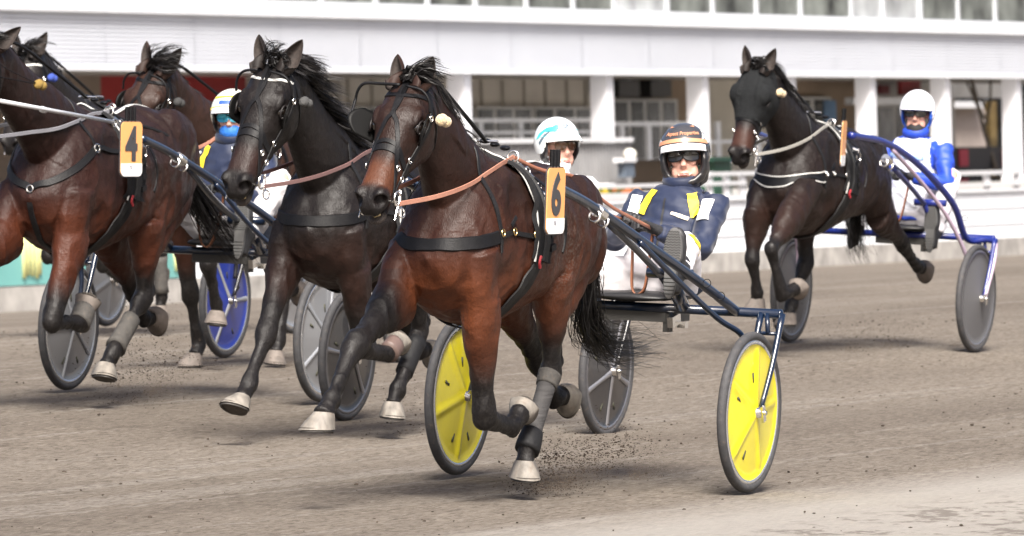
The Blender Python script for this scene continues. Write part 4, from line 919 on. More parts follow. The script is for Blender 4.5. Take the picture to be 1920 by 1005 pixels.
# ---------------- sulkies ----------------
tyrem = mat('tyre_rubber', (.042,.042,.045), .75, noise_amt=.2, noise_scale=30, bump=.25, bump_scale=90, dirt=.5)
def wheel(par, y, Rw, discm, rimm, sg, spokes=5, rot=0.3, z=None, relief=1.0, marks=True, spokem=None):
    w_ = empty('wheel', Matrix.Identity(4)); w_.parent = par; w_.location = (0, y, z if z else Rw); 
    mb = MB(); mb.torus((0,0,0), (0,1,0), Rw-.022, .022, 72, 12, 1.0); mb.build('tyre', tyrem, w_)
    mb = MB(); n = 72
    prof = [(Rw-.034,-.014),(Rw-.034,.014),(Rw-.056,.018),(Rw-.064,.0),(Rw-.058,-.018)]
    vs = []; fs = []
    for i in range(n):
        a = 2*math.pi*i/n
        for r, yy in prof: vs.append((r*math.cos(a), yy, r*math.sin(a)))
    k = len(prof)
    for i in range(n):
        for q in range(k): fs.append((i*k+q, i*k+(q+1) % k, ((i+1) % n)*k+(q+1) % k, ((i+1) % n)*k+q))
    mb.add(vs, fs); mb.build('rim', rimm, w_)
    mb = MB(); nr, na = 18, 180
    for side in (1, -1):
        vs = []
        for i in range(nr+1):
            r = .02 + (Rw-.052-.02)*i/nr; fr = i/nr
            for q in range(na):
                a = 2*math.pi*q/na; da = ((a-rot) % (2*math.pi/spokes)); da = min(da, 2*math.pi/spokes-da); arc = da*r
                base = .030*(1-fr)**1.3 + .006; ridge = relief*(.013*math.exp(-(arc/.022)**2)*min(1, max(0, (.97-fr)*8)))*(.4+.6*fr) 
                lip = .010*max(0, (fr-.90)/.10)
                vs.append((r*math.cos(a), side*(base+ridge+lip), r*math.sin(a)))
        fs = [(i*na+q, i*na+(q+1) % na, (i+1)*na+(q+1) % na, (i+1)*na+q) for i in range(nr) for q in range(na)]
        mb.add(vs, fs if side == 1 else [f[::-1] for f in fs])
    mb.build('disc', discm, w_)
    mb = MB(); mb.tube([(0,-.062,0),(0,.062,0)], .024, 20); mb.tube([(0,-.085,0),(0,.085,0)], .010, 12); mb.build('hub', metal, w_)
    if spokem:
        mb = MB()
        for k in range(spokes):
            a = rot + 2*math.pi*k/spokes; d_ = Vector((math.cos(a),0,math.sin(a)))
            for sd_ in (1, -1):
                st = []
                for i in range(6):
                    r = .03 + (Rw-.085)*i/5; fr_ = (r-.02)/(Rw-.072); c = d_*r + Vector((0, sd_*(.030*(1-fr_)**1.3+.009), 0)); st.append((c.x,c.y,c.z,.018-.006*math.sin(math.pi*i/5),.007))
                mb.loft(st, 10, side=(-d_.z,0,d_.x))
        build_split(mb, 'spoke', spokem, w_)
    if marks:
        mb = MB()
        for a, r, t in ((-2.0,.21,.5),(-1.15,.21,-.5),(2.7,.17,.2),(.35,.19,-.2),(1.45,.16,.1)):
            c = Vector((r*math.cos(a+rot*0), .030*(1-(r-.02)/(Rw-.072))**1.3+.0072, r*math.sin(a))); mb.box(c, (.012,.004,.045), Matrix.Rotation(-(a-math.pi/2)+t*.4, 3, 'Y'))
        mb.build('slot', mat('slot_dark', (.05,.05,.03), .6), w_)
    return w_
def sulky(frame, label, hw, Rw, fm, discm, rimm, P={}):
    T = empty('racing_sulky', frame.mat(), label, 'sulky', 'two-wheeled racing sulkies')
    bx = P.get('bx', -.25); bz = P.get('bz', .815); be = hw+.04; dz = P.get('dz', 0)
    mb = MB(); mb.tube([(bx,-be,bz),(bx,be,bz)], .022, 16); mb.ell((bx,be,bz),(.023,.012,.023)); mb.ell((bx,-be,bz),(.023,.012,.023)); mb.build('axle_beam', fm, T)
    for sg in (-1, 1):
        wl = wheel(T, sg*hw, Rw, discm, rimm, sg, P.get('spokes', 5), P.get('rot', .3)+(.5 if sg < 0 else 0), relief=P.get('relief', 1), marks=P.get('marks', True), spokem=P.get('spokem'))
        mb = MB()
        o = sg*.052
        for s2 in (1, -1):
            yy = sg*hw + s2*.052
            mb.tube(cat_rom([(bx+.01, yy*(1 if s2*sg > 0 else 1), bz), (bx*.55, yy, (bz+Rw)/2), (-.01, yy*1.0, Rw+.02)], 4), .016, 12, .012)
            if s2 == sg: pass
        mb.tube([(bx*.82, sg*hw-.052, bz-.09), (bx*.82, sg*hw+.052, bz-.09)], .009, 8)
        mb.tube([(bx+.02, sg*(hw-.02), bz), (bx*.80, sg*(hw-.0), bz-.09)], .012, 8)
        f_ = mb.build('fork', fm, T)
        mb = MB()
        for s2 in (1, -1): mb.box((-.004, sg*hw+s2*.068, Rw-.005), (.034,.010,.075), Matrix.Rotation(.3, 3, 'Y')); mb.tube([(0, sg*hw+s2*.06, Rw),(0, sg*hw+s2*.082, Rw)], .011, 10)
        build_split(mb, 'dropout', metal, f_)
        # shaft
        y1 = .37; mb = MB()
        main = [(1.52,sg*y1,1.40+dz),(1.15,sg*.38,1.315+dz),(.6,sg*.44,1.13+dz),(.1,sg*.50,.955+dz*.7),(bx,sg*.55,bz)]
        if P.get('curved'): main = [(1.75,sg*.38,1.45),(1.2,sg*.42,1.40),(.7,sg*.48,1.25),(.25,sg*.56,1.0),(-.02,sg*(hw-.09),.76),(-.15,sg*(hw-.0),Rw*2+.03),(-.22,sg*(hw+.05),.74)]
        mb.tube(cat_rom(main, 10), P.get('tr', .0225), 16); sh = mb.build('shaft', fm, T)
        mb = MB()
        if P.get('curved'):
            mb.tube(cat_rom([(1.1,sg*.43,1.36),(.6,sg*.48,1.12),(.3,sg*.55,.90),(.05,sg*(hw-.055),.62),(-.0,sg*(hw-.055),Rw)], 8), .014, 12)
            mb.tube(cat_rom([(-.22,sg*(hw+.05),.74),(-.16,sg*(hw+.06),.6),(-.0,sg*(hw+.06),Rw)], 6), .015, 12)
        else:
            mb.tube(cat_rom([(.72,sg*.445,1.15+dz),(.42,sg*.52,.97),(.13,sg*.60,.80),(-.03,sg*(hw-.06),.715),(-.04,sg*(hw-.055),.60),(-.02,sg*(hw-.056),Rw+.14)], 8), .0135, 12)
        mb.build('brace', P.get('bracem', fm), T)
        mb = MB(); mb.tube(cat_rom([(.95,sg*.385,1.235+dz),(.55,sg*.36,1.11),(.19,sg*.34,.985)], 6), .017, 12); mb.tube([(.19,sg*.34,.985),(bx,sg*.28,bz)], .016, 12)
        mb.tube([(.10,sg*.24,.99),(.10,sg*.46,.99)], .024, 12); mb.tube([(-.05,sg*.31,.92),(bx+.02,sg*.285,bz+.02)], .034, 14); mb.build('foot_rest', fm, T)
        mb = MB(); 
        for t in (1.12, 1.02): mb.torus((t, sg*.385, 1.24+.07*(t-1.0)/.15*.5+dz), (1,0,.3), .026, .006)
        mb.tube([(1.09,sg*.385,1.295+dz),(1.03,sg*.388,1.275+dz)], .031, 14); build_split(mb, 'shaft_clamp', metal, sh)
        mb = MB(); 
        for t in (-.02, .16): mb.torus((t-.03, sg*.545, .90+ (t)*.35), (1,.2,0), .018, .002, 16, 5)
        build_split(mb, 'cable_loop', leather, sh)
    mb = MB(); mb.loft([(bx+.08,.03,bz+.045,.17,.018),(bx-.02,.03,bz+.050,.21,.022),(bx-.20,.03,bz+.05,.23,.024),(bx-.34,.03,bz+.08,.22,.026),(bx-.40,.03,bz+.13,.19,.02)], 24, side=(0,1,0)); mb.build('seat', mat('seat_vinyl', (.012,.012,.013), .45, bump=.1), T)
    mb = MB(); mb.box((bx-.14,.03,bz-.035), (.30,.34,.06)); mb.box((bx-.02,.20,bz-.06), (.05,.03,.10)); mb.build('seat_base', mat('seat_plate', (.045,.043,.04), .6), T, smooth=False)
    mb = MB(); mb.box((bx-.02,.23,bz-.055), (.10,.028,.05), Matrix.Rotation(.2, 3, 'Y')); mb.box((bx-.08,.25,bz-.075), (.04,.04,.03)); build_split(mb, 'bracket', metal, T, smooth=False)
    return T

# ---------------- drivers ----------------
skinm = mat('skin', (.56,.31,.24), .5, noise_amt=.10, noise_scale=14, bump=.15, bump_scale=90)
def ik(a, b, l1, l2, hint):
    a, b = Vector(a), Vector(b); d = b-a; L = min(d.length, (l1+l2)*.999); u = d.normalized(); x = (l1*l1-l2*l2+L*L)/(2*L); h = math.sqrt(max(l1*l1-x*x, 0)); v = Vector(hint)-u*Vector(hint).dot(u); return a+u*x+v.normalized()*h
class Driver:
    def __init__(s, frame, label, P):
        s.P = P; s.fr = frame; s.root = empty('person', frame.mat(), label, 'person', 'race drivers'); 
        hip = Vector(P['hip']); nk = Vector(P['neck']); hd = Vector(P['head']); s.J = {}
        shL, shR = Vector(P['shL']), Vector(P['shR']); hL, hR = Vector(P['handL']), Vector(P['handR']); fL, fR = Vector(P['footL']), Vector(P['footR'])
        eL = ik(shL, hL, .29, .27, P.get('ehL', (-.5,.6,-.7))); eR = ik(shR, hR, .29, .27, P.get('ehR', (-.5,-.6,-.7)))
        hpL, hpR = hip+Vector((0,.11,0)), hip+Vector((0,-.11,0)); aL, aR = fL+Vector((-.09,0,-.03)), fR+Vector((-.09,0,-.03))
        lg = P.get('lg', .42); kL = ik(hpL, aL, lg, lg, P.get('khL', (0,.8,.4))); kR = ik(hpR, aR, lg, lg, P.get('khR', (0,-.8,.4)))
        s.yaw = P.get('yaw', 0); fwd = Vector((math.cos(s.yaw), math.sin(s.yaw), P.get('pitch', 0))).normalized(); lat = Vector((0,0,1)).cross(fwd).normalized(); up = fwd.cross(lat)
        rl = P.get('roll', 0); lat2 = lat*math.cos(rl)+up*math.sin(rl); up = up*math.cos(rl)-lat*math.sin(rl); lat = lat2; s.f, s.l, s.u = fwd, lat, up; s.hd = hd
        Hp = lambda f, l, u: hd + fwd*f + lat*l + up*u
        s.Hp = Hp; RM = Matrix((fwd, lat, up)).transposed()
        # body: head, neck, torso, limbs, one surface
        mb = MB(); mb.ell(Hp(-.012,0,.030), (.098,.076,.098), RM, 24, 16); mb.ell(Hp(.030,0,-.045), (.062,.058,.078), RM, 20, 14); mb.ell(Hp(.062,0,-.098), (.028,.030,.022), RM)
        mb.loft([(*Hp(.082,0,.018), .008,.010),(*Hp(.096,0,-.012), .010,.012),(*Hp(.108,0,-.036), .016,.012),(*Hp(.090,0,-.048), .018,.010)], 12, side=lat)
        for sg in (-1, 1):
            mb.ell(Hp(.068, sg*.036, -.022), (.024,.024,.022), RM); mb.ell(Hp(.076, sg*.030, .030), (.016,.030,.010), RM); mb.ell(Hp(.085, sg*.016, -.082), (.010,.018,.006), RM); mb.ell(Hp(-.005, sg*.078, -.015), (.02,.010,.032), RM)
            mb.ell(Hp(.045, sg*.042, -.07), (.035,.022,.04), RM)
        mb.ell(Hp(.090,0,-.075), (.010,.022,.006), RM); mb.ell(Hp(.087,0,-.087), (.011,.020,.006), RM)
        mb.loft([(*(nk+Vector((0,0,-.06))), .075,.075),(*nk, .056,.058),(*(hd+Vector((-.015,0,-.07))), .052,.058)], 16)
        mb.loft([(*(nk-Vector((0,0,.03))), .08,.06),(*(nk*.8+hip*.2-Vector((0,0,.02))), .15,.09),(*(nk*.5+hip*.5), .14,.09),(*hip, .13,.10)], 18)
        for A, B, C_ in ((shL,eL,hL),(shR,eR,hR)): mb.loft([(*A,.045,.045),(*B,.034,.036),(*(B*.3+C_*.7),.026,.028),(*C_,.024,.028)], 12)
        for A, B, C_ in ((hpL,kL,aL),(hpR,kR,aR)): mb.loft([(*A,.07,.075),(*(A*.4+B*.6),.055,.058),(*B,.045,.048),(*(B*.6+C_*.4),.045,.048),(*C_,.032,.034)], 12)
        me = remeshed(mb, .0052, 4, .5)
        n = len(me.vertices); co = np.empty(n*3); me.vertices.foreach_get('co', co); co = co.reshape(-1, 3)
        for yy in np.linspace(-.024, .024, 9):
            c = np.array(Hp(.102-abs(yy)*.5, yy, -.081+abs(yy)*.05)); f = np.clip(1-(np.linalg.norm(co-c, axis=1)/.007)**2, 0, 1); co -= f[:, None]*np.array(fwd)*.006
        me.vertices.foreach_set('co', co.ravel()); s.body = link('body', me, skinm, s.root)
        if not P.get('mask'): lm = mat('lips', (.42,.16,.14), .5); mb = MB(); mb.tube([Hp(.093+.010*(1-(k/5-1)**2), .023*(k/5-1), -.0825+.0*(k)) for k in range(11)], [.0012+.0042*math.sin(math.pi*k/10) for k in range(11)], 6); mb.build('lips', lm, s.body)
        # trousers
        tm = P['trousers']; mb = MB()
        mb.loft([(*(hip+Vector((-.04,0,.14))), .16,.11),(*(hip+Vector((0,0,.04))), .185,.13),(*(hip+Vector((.05,0,-.02))), .19,.115)], 20)
        for A, B, C_ in ((hpL,kL,aL),(hpR,kR,aR)):
            mb.loft([(*A,.105,.11),(*(A*.5+B*.5),.092,.095),(*B,.070,.072),(*(B*.75+C_*.25),.070,.074),(*(B*.3+C_*.7),.064,.068),(*(C_*.98+B*.02),.056,.060)], 16)
        s.cloth('trousers', mb, tm, .010, P.get('wr', .010), 11)
        # jacket
        mb = MB(); t = nk-hip; fw = Vector((1,0,0)); cL = (shL-shR); sd = cL.normalized()
        mb.loft([(*(hip+t*.02), .175,.13,.13),(*(hip+t*.25), .17,.135,.13),(*(hip+t*.55), .185,.13,.125),(*(hip+t*.78), .195,.12,.12),(*(hip+t*.92), .165,.095,.10),(*(hip+t*1.02), .085,.075,.08),(*(nk+Vector((0,0,.045))), .075,.075,.075)], 26, side=sd)
        for A, B, C_ in ((shL,eL,hL),(shR,eR,hR)):
            A0 = A*.75+(nk*.8+hip*.2)*.25; W_ = B*.12+C_*.88
            mb.loft([(*A0,.082,.080),(*A,.073,.074),(*(A*.5+B*.5),.065,.068),(*B,.058,.060),(*(B*.6+W_*.4),.055,.056),(*W_,.043,.045)], 16)
        jm = s.cloth('jacket', mb, P['jacket'], .010, P.get('wr', .012), 23)
        if P.get('vest'):
            jm.data.materials.append(P['vest']); me = jm.data; n = len(me.polygons); ce = np.empty(n*3); me.polygons.foreach_get('center', ce); ce = ce.reshape(-1, 3); dmin = np.full(n, 9.0)
            for a_, b_ in ((shL, eL), (eL, hL), (shR, eR), (eR, hR)):
                a_ = np.array(a_); v_ = np.array(b_)-a_; t_ = np.clip(((ce-a_)@v_)/(v_@v_), 0, 1); dmin = np.minimum(dmin, np.linalg.norm(ce-(a_+t_[:, None]*v_), axis=1))
            ok = (dmin > .098) & (ce[:, 2] > hip.z+.05) & (ce[:, 2] < nk.z-.01); me.polygons.foreach_set('material_index', ok.astype(np.int32)); me.update()
        s.J = dict(shL=shL, shR=shR, eL=eL, eR=eR, hL=hL, hR=hR, kL=kL, kR=kR, fL=fL, fR=fR, hip=hip, nk=nk, hpL=hpL, hpR=hpR, aL=aL, aR=aR)
        mb = MB(); mb.torus(nk+Vector((.01,0,.035)), (.25,0,1), .072, .020, 28, 10, 1.6); mb.build('collar', P.get('collar', P['jacket']), jm)
        # gloves with five fingers closed round the rein
        for sg, hh, el in ((1, hL, eL), (-1, hR, eR)):
            d = (hh-el).normalized(); side = Vector((0,-sg,0)); side = (side-d*side.dot(d)).normalized(); nrm = d.cross(side).normalized(); 
            if nrm.z < 0: nrm = -nrm
            mb = MB(); mb.loft([(*(hh-d*.05),.030,.030),(*(hh-d*.0),.034,.026),(*(hh+d*.045),.044,.020),(*(hh+d*.085),.046,.018)], 14, side=side)
            for i in range(4):
                o = (i-1.5)*.0215; L = (.030,.034,.032,.025)[i]; p0 = hh+d*.082+side*o; p1 = p0+d*L*.8-nrm*L*.35; p2 = p1-nrm*L*.95-d*L*.1; p3 = p2-d*L*.75+nrm*.003
                mb.tube([p0-d*.01, p0, p1, p2, p3], [.0125,.0125,.0118,.011,.0095], 10); mb.ell(p3, (.0095,)*3)
            q = hh+d*.03+side*.040; q1 = q+d*.030+side*.014-nrm*.012; q2 = q1+d*.028-nrm*.016-side*.006; mb.tube([q-d*.02-side*.012, q, q1, q2], [.014,.0145,.013,.011], 10); mb.ell(q2, (.011,)*3)
            me = remeshed(mb, .0035, 3, .4); link('glove', me, P.get('glovem', mat('black_glove', (.020,.020,.022), .6, bump=.4, bump_scale=60)), s.root)
        # boots, soles towards the front
        for sg, ff, aa, kk in ((1, fL, aL, kL), (-1, fR, aR, kR)):
            tz = Vector(P.get('toe', (-.15,0,1))).normalized(); fo = Vector((1,0,.10)); fo = (fo-tz*fo.dot(tz)).normalized(); sy = tz.cross(fo)
            mb = MB(); F = lambda x, y, z: ff + fo*x + sy*y + tz*z
            mb.loft([(*F(-.045,0,-.13),.032,.035),(*F(-.05,0,-.08),.038,.045),(*F(-.05,0,.0),.040,.048),(*F(-.045,0,.08),.046,.040),(*F(-.038,0,.14),.040,.030),(*F(-.03,0,.165),.022,.018)], 18, side=sy)
            mb.loft([(*(aa*.75+kk*.25), .055,.058),(*aa, .048,.05),(*F(-.05,0,-.06),.038,.045)], 16)
            me = remeshed(mb, .006, 4, .5); bo = link('boot', me, P.get('bootm', mat('boot_leather', (.02,.02,.022), .5, bump=.2)), s.root)
            mb = MB(); ring = [];  N = 40
            for (x, k) in ((-.008,.97),(.0,1.0),(.012,1.0),(.016,.97)):
                r = []
                for i in range(N):
                    a = 2*math.pi*i/N; zz = math.sin(a); hwd = .048 if zz > 0 else .036; waist = 1 - .16*math.exp(-((zz+.25)/.3)**2); r.append(F(x, math.copysign(abs(math.cos(a))**.85, math.cos(a))*hwd*waist*k, (zz*.165+.0)*k))
                ring.append(r)
            vs = [p for r in ring for p in r]; fs = [(i*N+q, i*N+(q+1) % N, (i+1)*N+(q+1) % N, (i+1)*N+q) for i in range(3) for q in range(N)] + [tuple(range(N))[::-1], tuple(range(3*N, 4*N))]
            mb.add(vs, fs); so_ = mb.build('sole', mat('grey_sole', (.085,.085,.085), .75, dirt=.3), bo, sharp=40)
            mb = MB()
            for i in range(13):
                z = -.0+.145*i/12; wd = .042*math.sqrt(max(0, 1-(max(z-.05, 0)/.12)**2)); mb.tube([F(.0175, wd*(k/8*2-1), z+.003*(1 if k % 2 else -1)) for k in range(9)], .0017, 5)
            for i in range(5): z = -.07-.018*i; mb.tube([F(.0175, -.028, z), F(.0175, .028, z)], .0018, 5)
            mb.build('tread', mat('tread_dark', (.03,.03,.03), .8), bo)
        s.headgear()
    def cloth(s, name, mb, m_, vox, wr, seed):
        me = remeshed(mb, vox, 6, .5); n = len(me.vertices); co = np.empty(n*3); me.vertices.foreach_get('co', co); co = co.reshape(-1, 3); no = np.empty(n*3); me.vertices.foreach_get('normal', no); no = no.reshape(-1, 3)
        d = np.array([noise.noise(Vector((c[0]*6+seed, c[1]*5, c[2]*11+(c[0]+c[1])*5))) + .5*noise.noise(Vector((c[0]*17, c[1]*14+seed, c[2]*24))) for c in co.tolist()]); d = -np.abs(d)*1.6+.3
        co += no*(d*wr)[:, None]; me.vertices.foreach_set('co', co.ravel()); o = link(name, me, m_, s.root); return o
    def headgear(s):
        P = s.P; Hp = s.Hp; RM = Matrix((s.f, s.l, s.u)).transposed()
        # helmet shell with a face opening
        mb = MB(); nu, nv = 72, 40; vs = []; r = (.142,.122,.136); keep = []
        for i in range(nv+1):
            th = math.radians(0.5+ (122-.5)*i/nv)
            for k in range(nu):
                a = 2*math.pi*k/nu; x = r[0]*math.sin(th)*math.cos(a); y = r[1]*math.sin(th)*math.sin(a); z = r[2]*math.cos(th); vs.append(Hp(x-.010, y, z+.028)); keep.append((math.degrees(th), abs((math.degrees(a)+180) % 360-180)))
        fs = []; mi = []
        for i in range(nv):
            for k in range(nu):
                q = (i*nu+k, i*nu+(k+1) % nu, (i+1)*nu+(k+1) % nu, (i+1)*nu+k); th, a = keep[q[0]]
                lim = 82 if a < 62 else 82 + (a-62)*2.6
                if a < 62: lim = 80+a*.06
                if P.get('full'): pass
                if th > lim or th > 118: continue
                fs.append(q)
        mb.add(vs, [f[::-1] for f in fs]); o = mb.build('helmet', P['helmetm'], s.root, fixn=False); md = o.modifiers.new('thick', 'SOLIDIFY'); md.thickness = .010; md.offset = -1
        s.helmet = o; s.hr = r
        # side guards and chin strap or chin bar
        mb = MB(); gm = P.get('guardm', mat('guard_black', (.012,.012,.014), .35, noise_amt=.5, noise_scale=40, dirt=.5))
        for sg in (-1, 1):
            if P.get('full'):
                mb.loft([(*Hp(.055, sg*.093, .03), .016,.020),(*Hp(.052, sg*.096, -.01), .018,.034),(*Hp(.046, sg*.092, -.055), .020,.036),(*Hp(.055, sg*.076, -.092), .018,.028),(*Hp(.080, sg*.045, -.116), .016,.020),(*Hp(.094, 0, -.124), .015,.017)], 14, side=s.l)
                mb.loft([(*Hp(-.02, sg*.098, .0), .014,.05),(*Hp(-.015, sg*.098, -.05), .016,.05),(*Hp(.01, sg*.088, -.095), .016,.04),(*Hp(.04, sg*.06, -.12), .014,.025)], 14, side=s.l)
            else:
                mb.loft([(*Hp(.020, sg*.096, .03), .010,.035),(*Hp(.015, sg*.096, -.02), .013,.045),(*Hp(.00, sg*.090, -.06), .012,.035),(*Hp(.01, sg*.080, -.08), .010,.02)], 12, side=s.l)
                mb.tube(cat_rom([Hp(.02, sg*.085, -.06), Hp(.035, sg*.062, -.10), Hp(.05, 0, -.128)], 6), .007, 8)
        mb.tube([Hp(.06+.058*math.cos(a)*0+ (.088*math.cos(a)-.04 if True else 0), .100*math.sin(a), .033) for a in [R_(x) for x in range(-75, 76, 10)]], .011, 8)
        me = remeshed(mb, .005, 3, .4); link('helmet_guard', me, gm, o)
        # peak
        mb = MB(); vs = []; nn = 22
        for lay in (0, 1):
            for i in range(6):
                for k in range(nn+1):
                    a = R_(-58+116*k/nn); e = i/5; out = .034*(1-(abs(-58+116*k/nn)/62)**4)*e; x = (r[0]+.001+out)*math.cos(a); y = (r[1]+.001+out*.5)*math.sin(a); vs.append(Hp(x-.012, y, .064-.030*e-.010*(1-math.cos(a))*2 - (.004 if lay else 0)))
        q = nn+1; fs = [(i*q+k, i*q+k+1, (i+1)*q+k+1, (i+1)*q+k) for i in range(5) for k in range(nn)]; fs += [tuple(x+6*q for x in f)[::-1] for f in list(fs)]
        for k in range(nn): fs.append((5*q+k, 5*q+k+1, 11*q+k+1, 11*q+k)); 
        mb.add(vs, fs); mb.build('peak', P.get('peakm', white), o, fixn=False)
        # glasses
        gk = P['glasses']; mb = MB(); fr = MB()
        for sg in (-1, 1):
            if gk == 'aviator': cx, wx_, wz_ = .034, .029, .024
            elif gk == 'wrap': cx, wx_, wz_ = .036, .036, .021
            else: cx, wx_, wz_ = .030, .042, .026
            N = 26; ring = []
            for i in range(N):
                a = 2*math.pi*i/N; y = sg*cx + wx_*math.cos(a)*sg; z = .006+wz_*math.copysign(abs(math.sin(a))**.8, math.sin(a)) - (abs(y)*.10 if math.sin(a) < 0 else 0); x = .106 - 6.0*y*y*(.9 if abs(y) < .05 else 1.05); ring.append(Hp(x, y, z))
            c = sum(ring, Vector())/N + s.f*.004; k = len(mb.v); mb.v += [tuple(p) for p in ring] + [tuple(c)]; mb.f += [(k+i, k+(i+1) % N, k+N) for i in range(N)]; mb.mi += [0]*N
            if gk != 'mirror': fr.tube(ring+[ring[0]], .0016 if gk == 'aviator' else .0028, 6)
            fr.tube([Hp(.085, sg*.066, .010), Hp(.03, sg*.082, .012), Hp(-.02, sg*.085, .008)], .002, 6)
        fr.tube([Hp(.108,-.012,.012), Hp(.110,0,.014), Hp(.108,.012,.012)], .003, 6)
        g = fr.build('glasses', P.get('framem', black), s.root); o2 = mb.build('lens', P['lensm'], g, fixn=False)
        if P.get('mask'):
            mb = MB(); mb.ell(Hp(.030,0,-.075-P.get('mdrop', 0)), (.078,.070,.062), RM, 24, 14); mb.loft([(*Hp(-.005,0,-.08), .075,.075),(*Hp(-.02,0,-.14), .07,.075),(*Hp(-.03,0,-.18), .08,.08)], 18, side=s.l); me = remeshed(mb, .007, 4, .5); link('neck_gaiter', me, P['mask'], s.root)
    def on_helmet(s, me, az, el, name, m_, lift=.0032):
        """wrap a flat text mesh round the helmet shell (az, el in degrees from straight ahead)"""
        r = s.hr; rr = (r[0]+r[1])/2
        for v in me.vertices:
            a = R_(az) + v.co.x/rr; e = R_(el) + v.co.y/r[2]; k = lift + v.co.z
            p = Vector(((r[0]+k)*math.cos(e)*math.cos(a), (r[1]+k)*math.cos(e)*math.sin(a), (r[2]+k)*math.sin(e))); v.co = s.Hp(p.x-.010, p.y, p.z+.028)
        return link(name, me, m_, s.helmet, smooth=False)
    def patch(s, obj, centre, axis, w_, h_, name, m_, off=.003, nu=14, nv=14, shape=None):
        """cloth patch laid on a garment by nearest point: axis = long direction"""
        me = obj.data; tri = [tuple(p.vertices) for p in me.polygons]; b = BVHTree.FromPolygons([v.co.copy() for v in me.vertices], tri); c = Vector(centre); loc, n_, _, _ = b.find_nearest(c); ax = Vector(axis); ax = (ax-n_*ax.dot(n_)).normalized(); sd = n_.cross(ax)
        mb = MB(); vs = []
        for i in range(nu+1):
            for k in range(nv+1):
                y = (i/nu-.5)*h_; x = (k/nv-.5)*w_
                if shape: x, y = shape(x/w_, y/h_); x *= w_; y *= h_
                q = loc + ax*y + sd*x + n_*.05; l2, n2, _, _ = b.ray_cast(q, -n_, .25)
                if l2 is None: l2, n2, _, _ = b.find_nearest(loc+ax*y+sd*x)
                vs.append(l2+n2*off)
        mb.add(vs, [(i*(nv+1)+k, i*(nv+1)+k+1, (i+1)*(nv+1)+k+1, (i+1)*(nv+1)+k) for i in range(nu) for k in range(nv)]); return mb.build(name, m_, obj, fixn=False)
# ---------------- the field ----------------
EYB = .067
def fr(o, bank=.067, yaw=23): a = R_(yaw); return Frame(o, (math.cos(a), -math.sin(a), -bank))
F6 = fr((.38,36.91,.05)); F2 = fr((-.23,42.91,.14), .07); F4 = fr((-1.79,44.42,.32), .057); FR = fr((2.47,53.83,.29), .066); F3 = fr((-1.10,50.0,.37), .05); F5 = fr((-2.24,56.89,.48), .052)

def cols_helmet(fn, name, rough=.25):
    """helmet paint: fn(node tree, object coordinates) -> colour socket"""
    m = bpy.data.materials.new(name); m.use_nodes = True; n = m.node_tree.nodes; l = m.node_tree.links; b = n['Principled BSDF']; b.inputs['Roughness'].default_value = rough; b.inputs['Coat Weight'].default_value = .6; b.inputs['Coat Roughness'].default_value = .08
    b.inputs['Base Color'].default_value = fn; return m
navy = mat('navy_tube', (.003,.010,.028), .28, coat=.8, spec=.4, dirt=.06); bluetube = mat('blue_tube', (.008,.018,.15), .3, coat=.4, dirt=.1); darktube = mat('black_tube', (.006,.006,.008), .3, coat=.3, dirt=.1); paletube = mat('pale_tube', (.55,.56,.58), .3, coat=.4)
yellowd = mat('yellow_disc', (.68,.59,.012), .3, coat=.4, noise_amt=.03, dirt=.12); greyd = mat('grey_disc', (.19,.195,.205), .3, coat=.6, dirt=.15); darkd = mat('dark_disc', (.028,.028,.031), .3, coat=.4, dirt=.35); blued = mat('blue_disc', (.02,.045,.33), .35, coat=.5, dirt=.15); matgrey = mat('flat_grey_disc', (.10,.10,.105), .5, dirt=.1)
rimw = mat('rim_alloy', (.62,.63,.65), .25, metal=.8); rimd = mat('rim_dark', (.25,.25,.27), .3, metal=.7)

QUAL = 1.0
TP6 = [(.48,.0,1.26),(.33,.02,1.17),(.22,.0,1.0),(.20,-.02,.82),(.10,-.02,.69),(-.18,-.02,.63),(-.70,-.02,.62)]
# --- horse 6 ---
H6 = Horse(F6, 'bay horse in front with plate number 6 and a black tail streaming behind', dict(wx=1.58, wz=1.55, HL=.61, poll=(2.365,0,1.845), muz=(2.68,-.02,1.405), voxel=.0068,
    coat=(.038,.0125,.0070), dark=(.012,.0070,.0055), red=(.070,.0205,.0080), face=(.080,.027,.012), topdark=.72, sweat=1.0, blk0=.30, blk1=.80,
    RF=[(2.05,.88),(2.48,.71),(2.72,.475),(2.80,.41),(.12,-1)], LF=[(1.84,.86),(1.77,.38),(1.43,.325),(1.345,.385),(-.85,.5)],
    LH=[(1.07,.99),(1.00,.56),(1.22,.23),(1.25,.155),(.02,-1)], RH=[(.84,.93),(.44,.58),(.23,.40),(.14,.41),(-1,-.02)],
    ear=dict(fwd=.05, out=.20, turn=.5, L=.128), tail_pts=TP6, tail_n=70, mane_n=200, mane_L=.17, mane_side=1, wind=(-.8,.3,-.2), forelock_n=34, fl_L=.17, fl_wind=(-.8,1.1,.0), fl_g=.75, tail_s=.013, blkleg=dict(RF=(-.15,.35),LF=(.25,.75),LH=(.25,.8),RH=(.2,.7)), seed=3))
b_ = H6.bridle(blink=(2,1)); H6.harness(number='6')
number_plate(H6, F6, '6', (1.64,.41,1.345), yaw=.02, tilt=.03)
H6.wrap('LH', 1, .20, .86, .004, bandm, 'bandage'); H6.wrap('LH', 1, .04, .20, .010, bootg, 'hock_boot'); H6.wrap('LH', 1, .80, 1.06, .010, bootm, 'fetlock_boot')
S6 = sulky(F6, 'front racing sulky with two yellow disc wheels and dark navy shafts', .725, .37, navy, yellowd, rimw, dict(relief=.9, rot=.5))
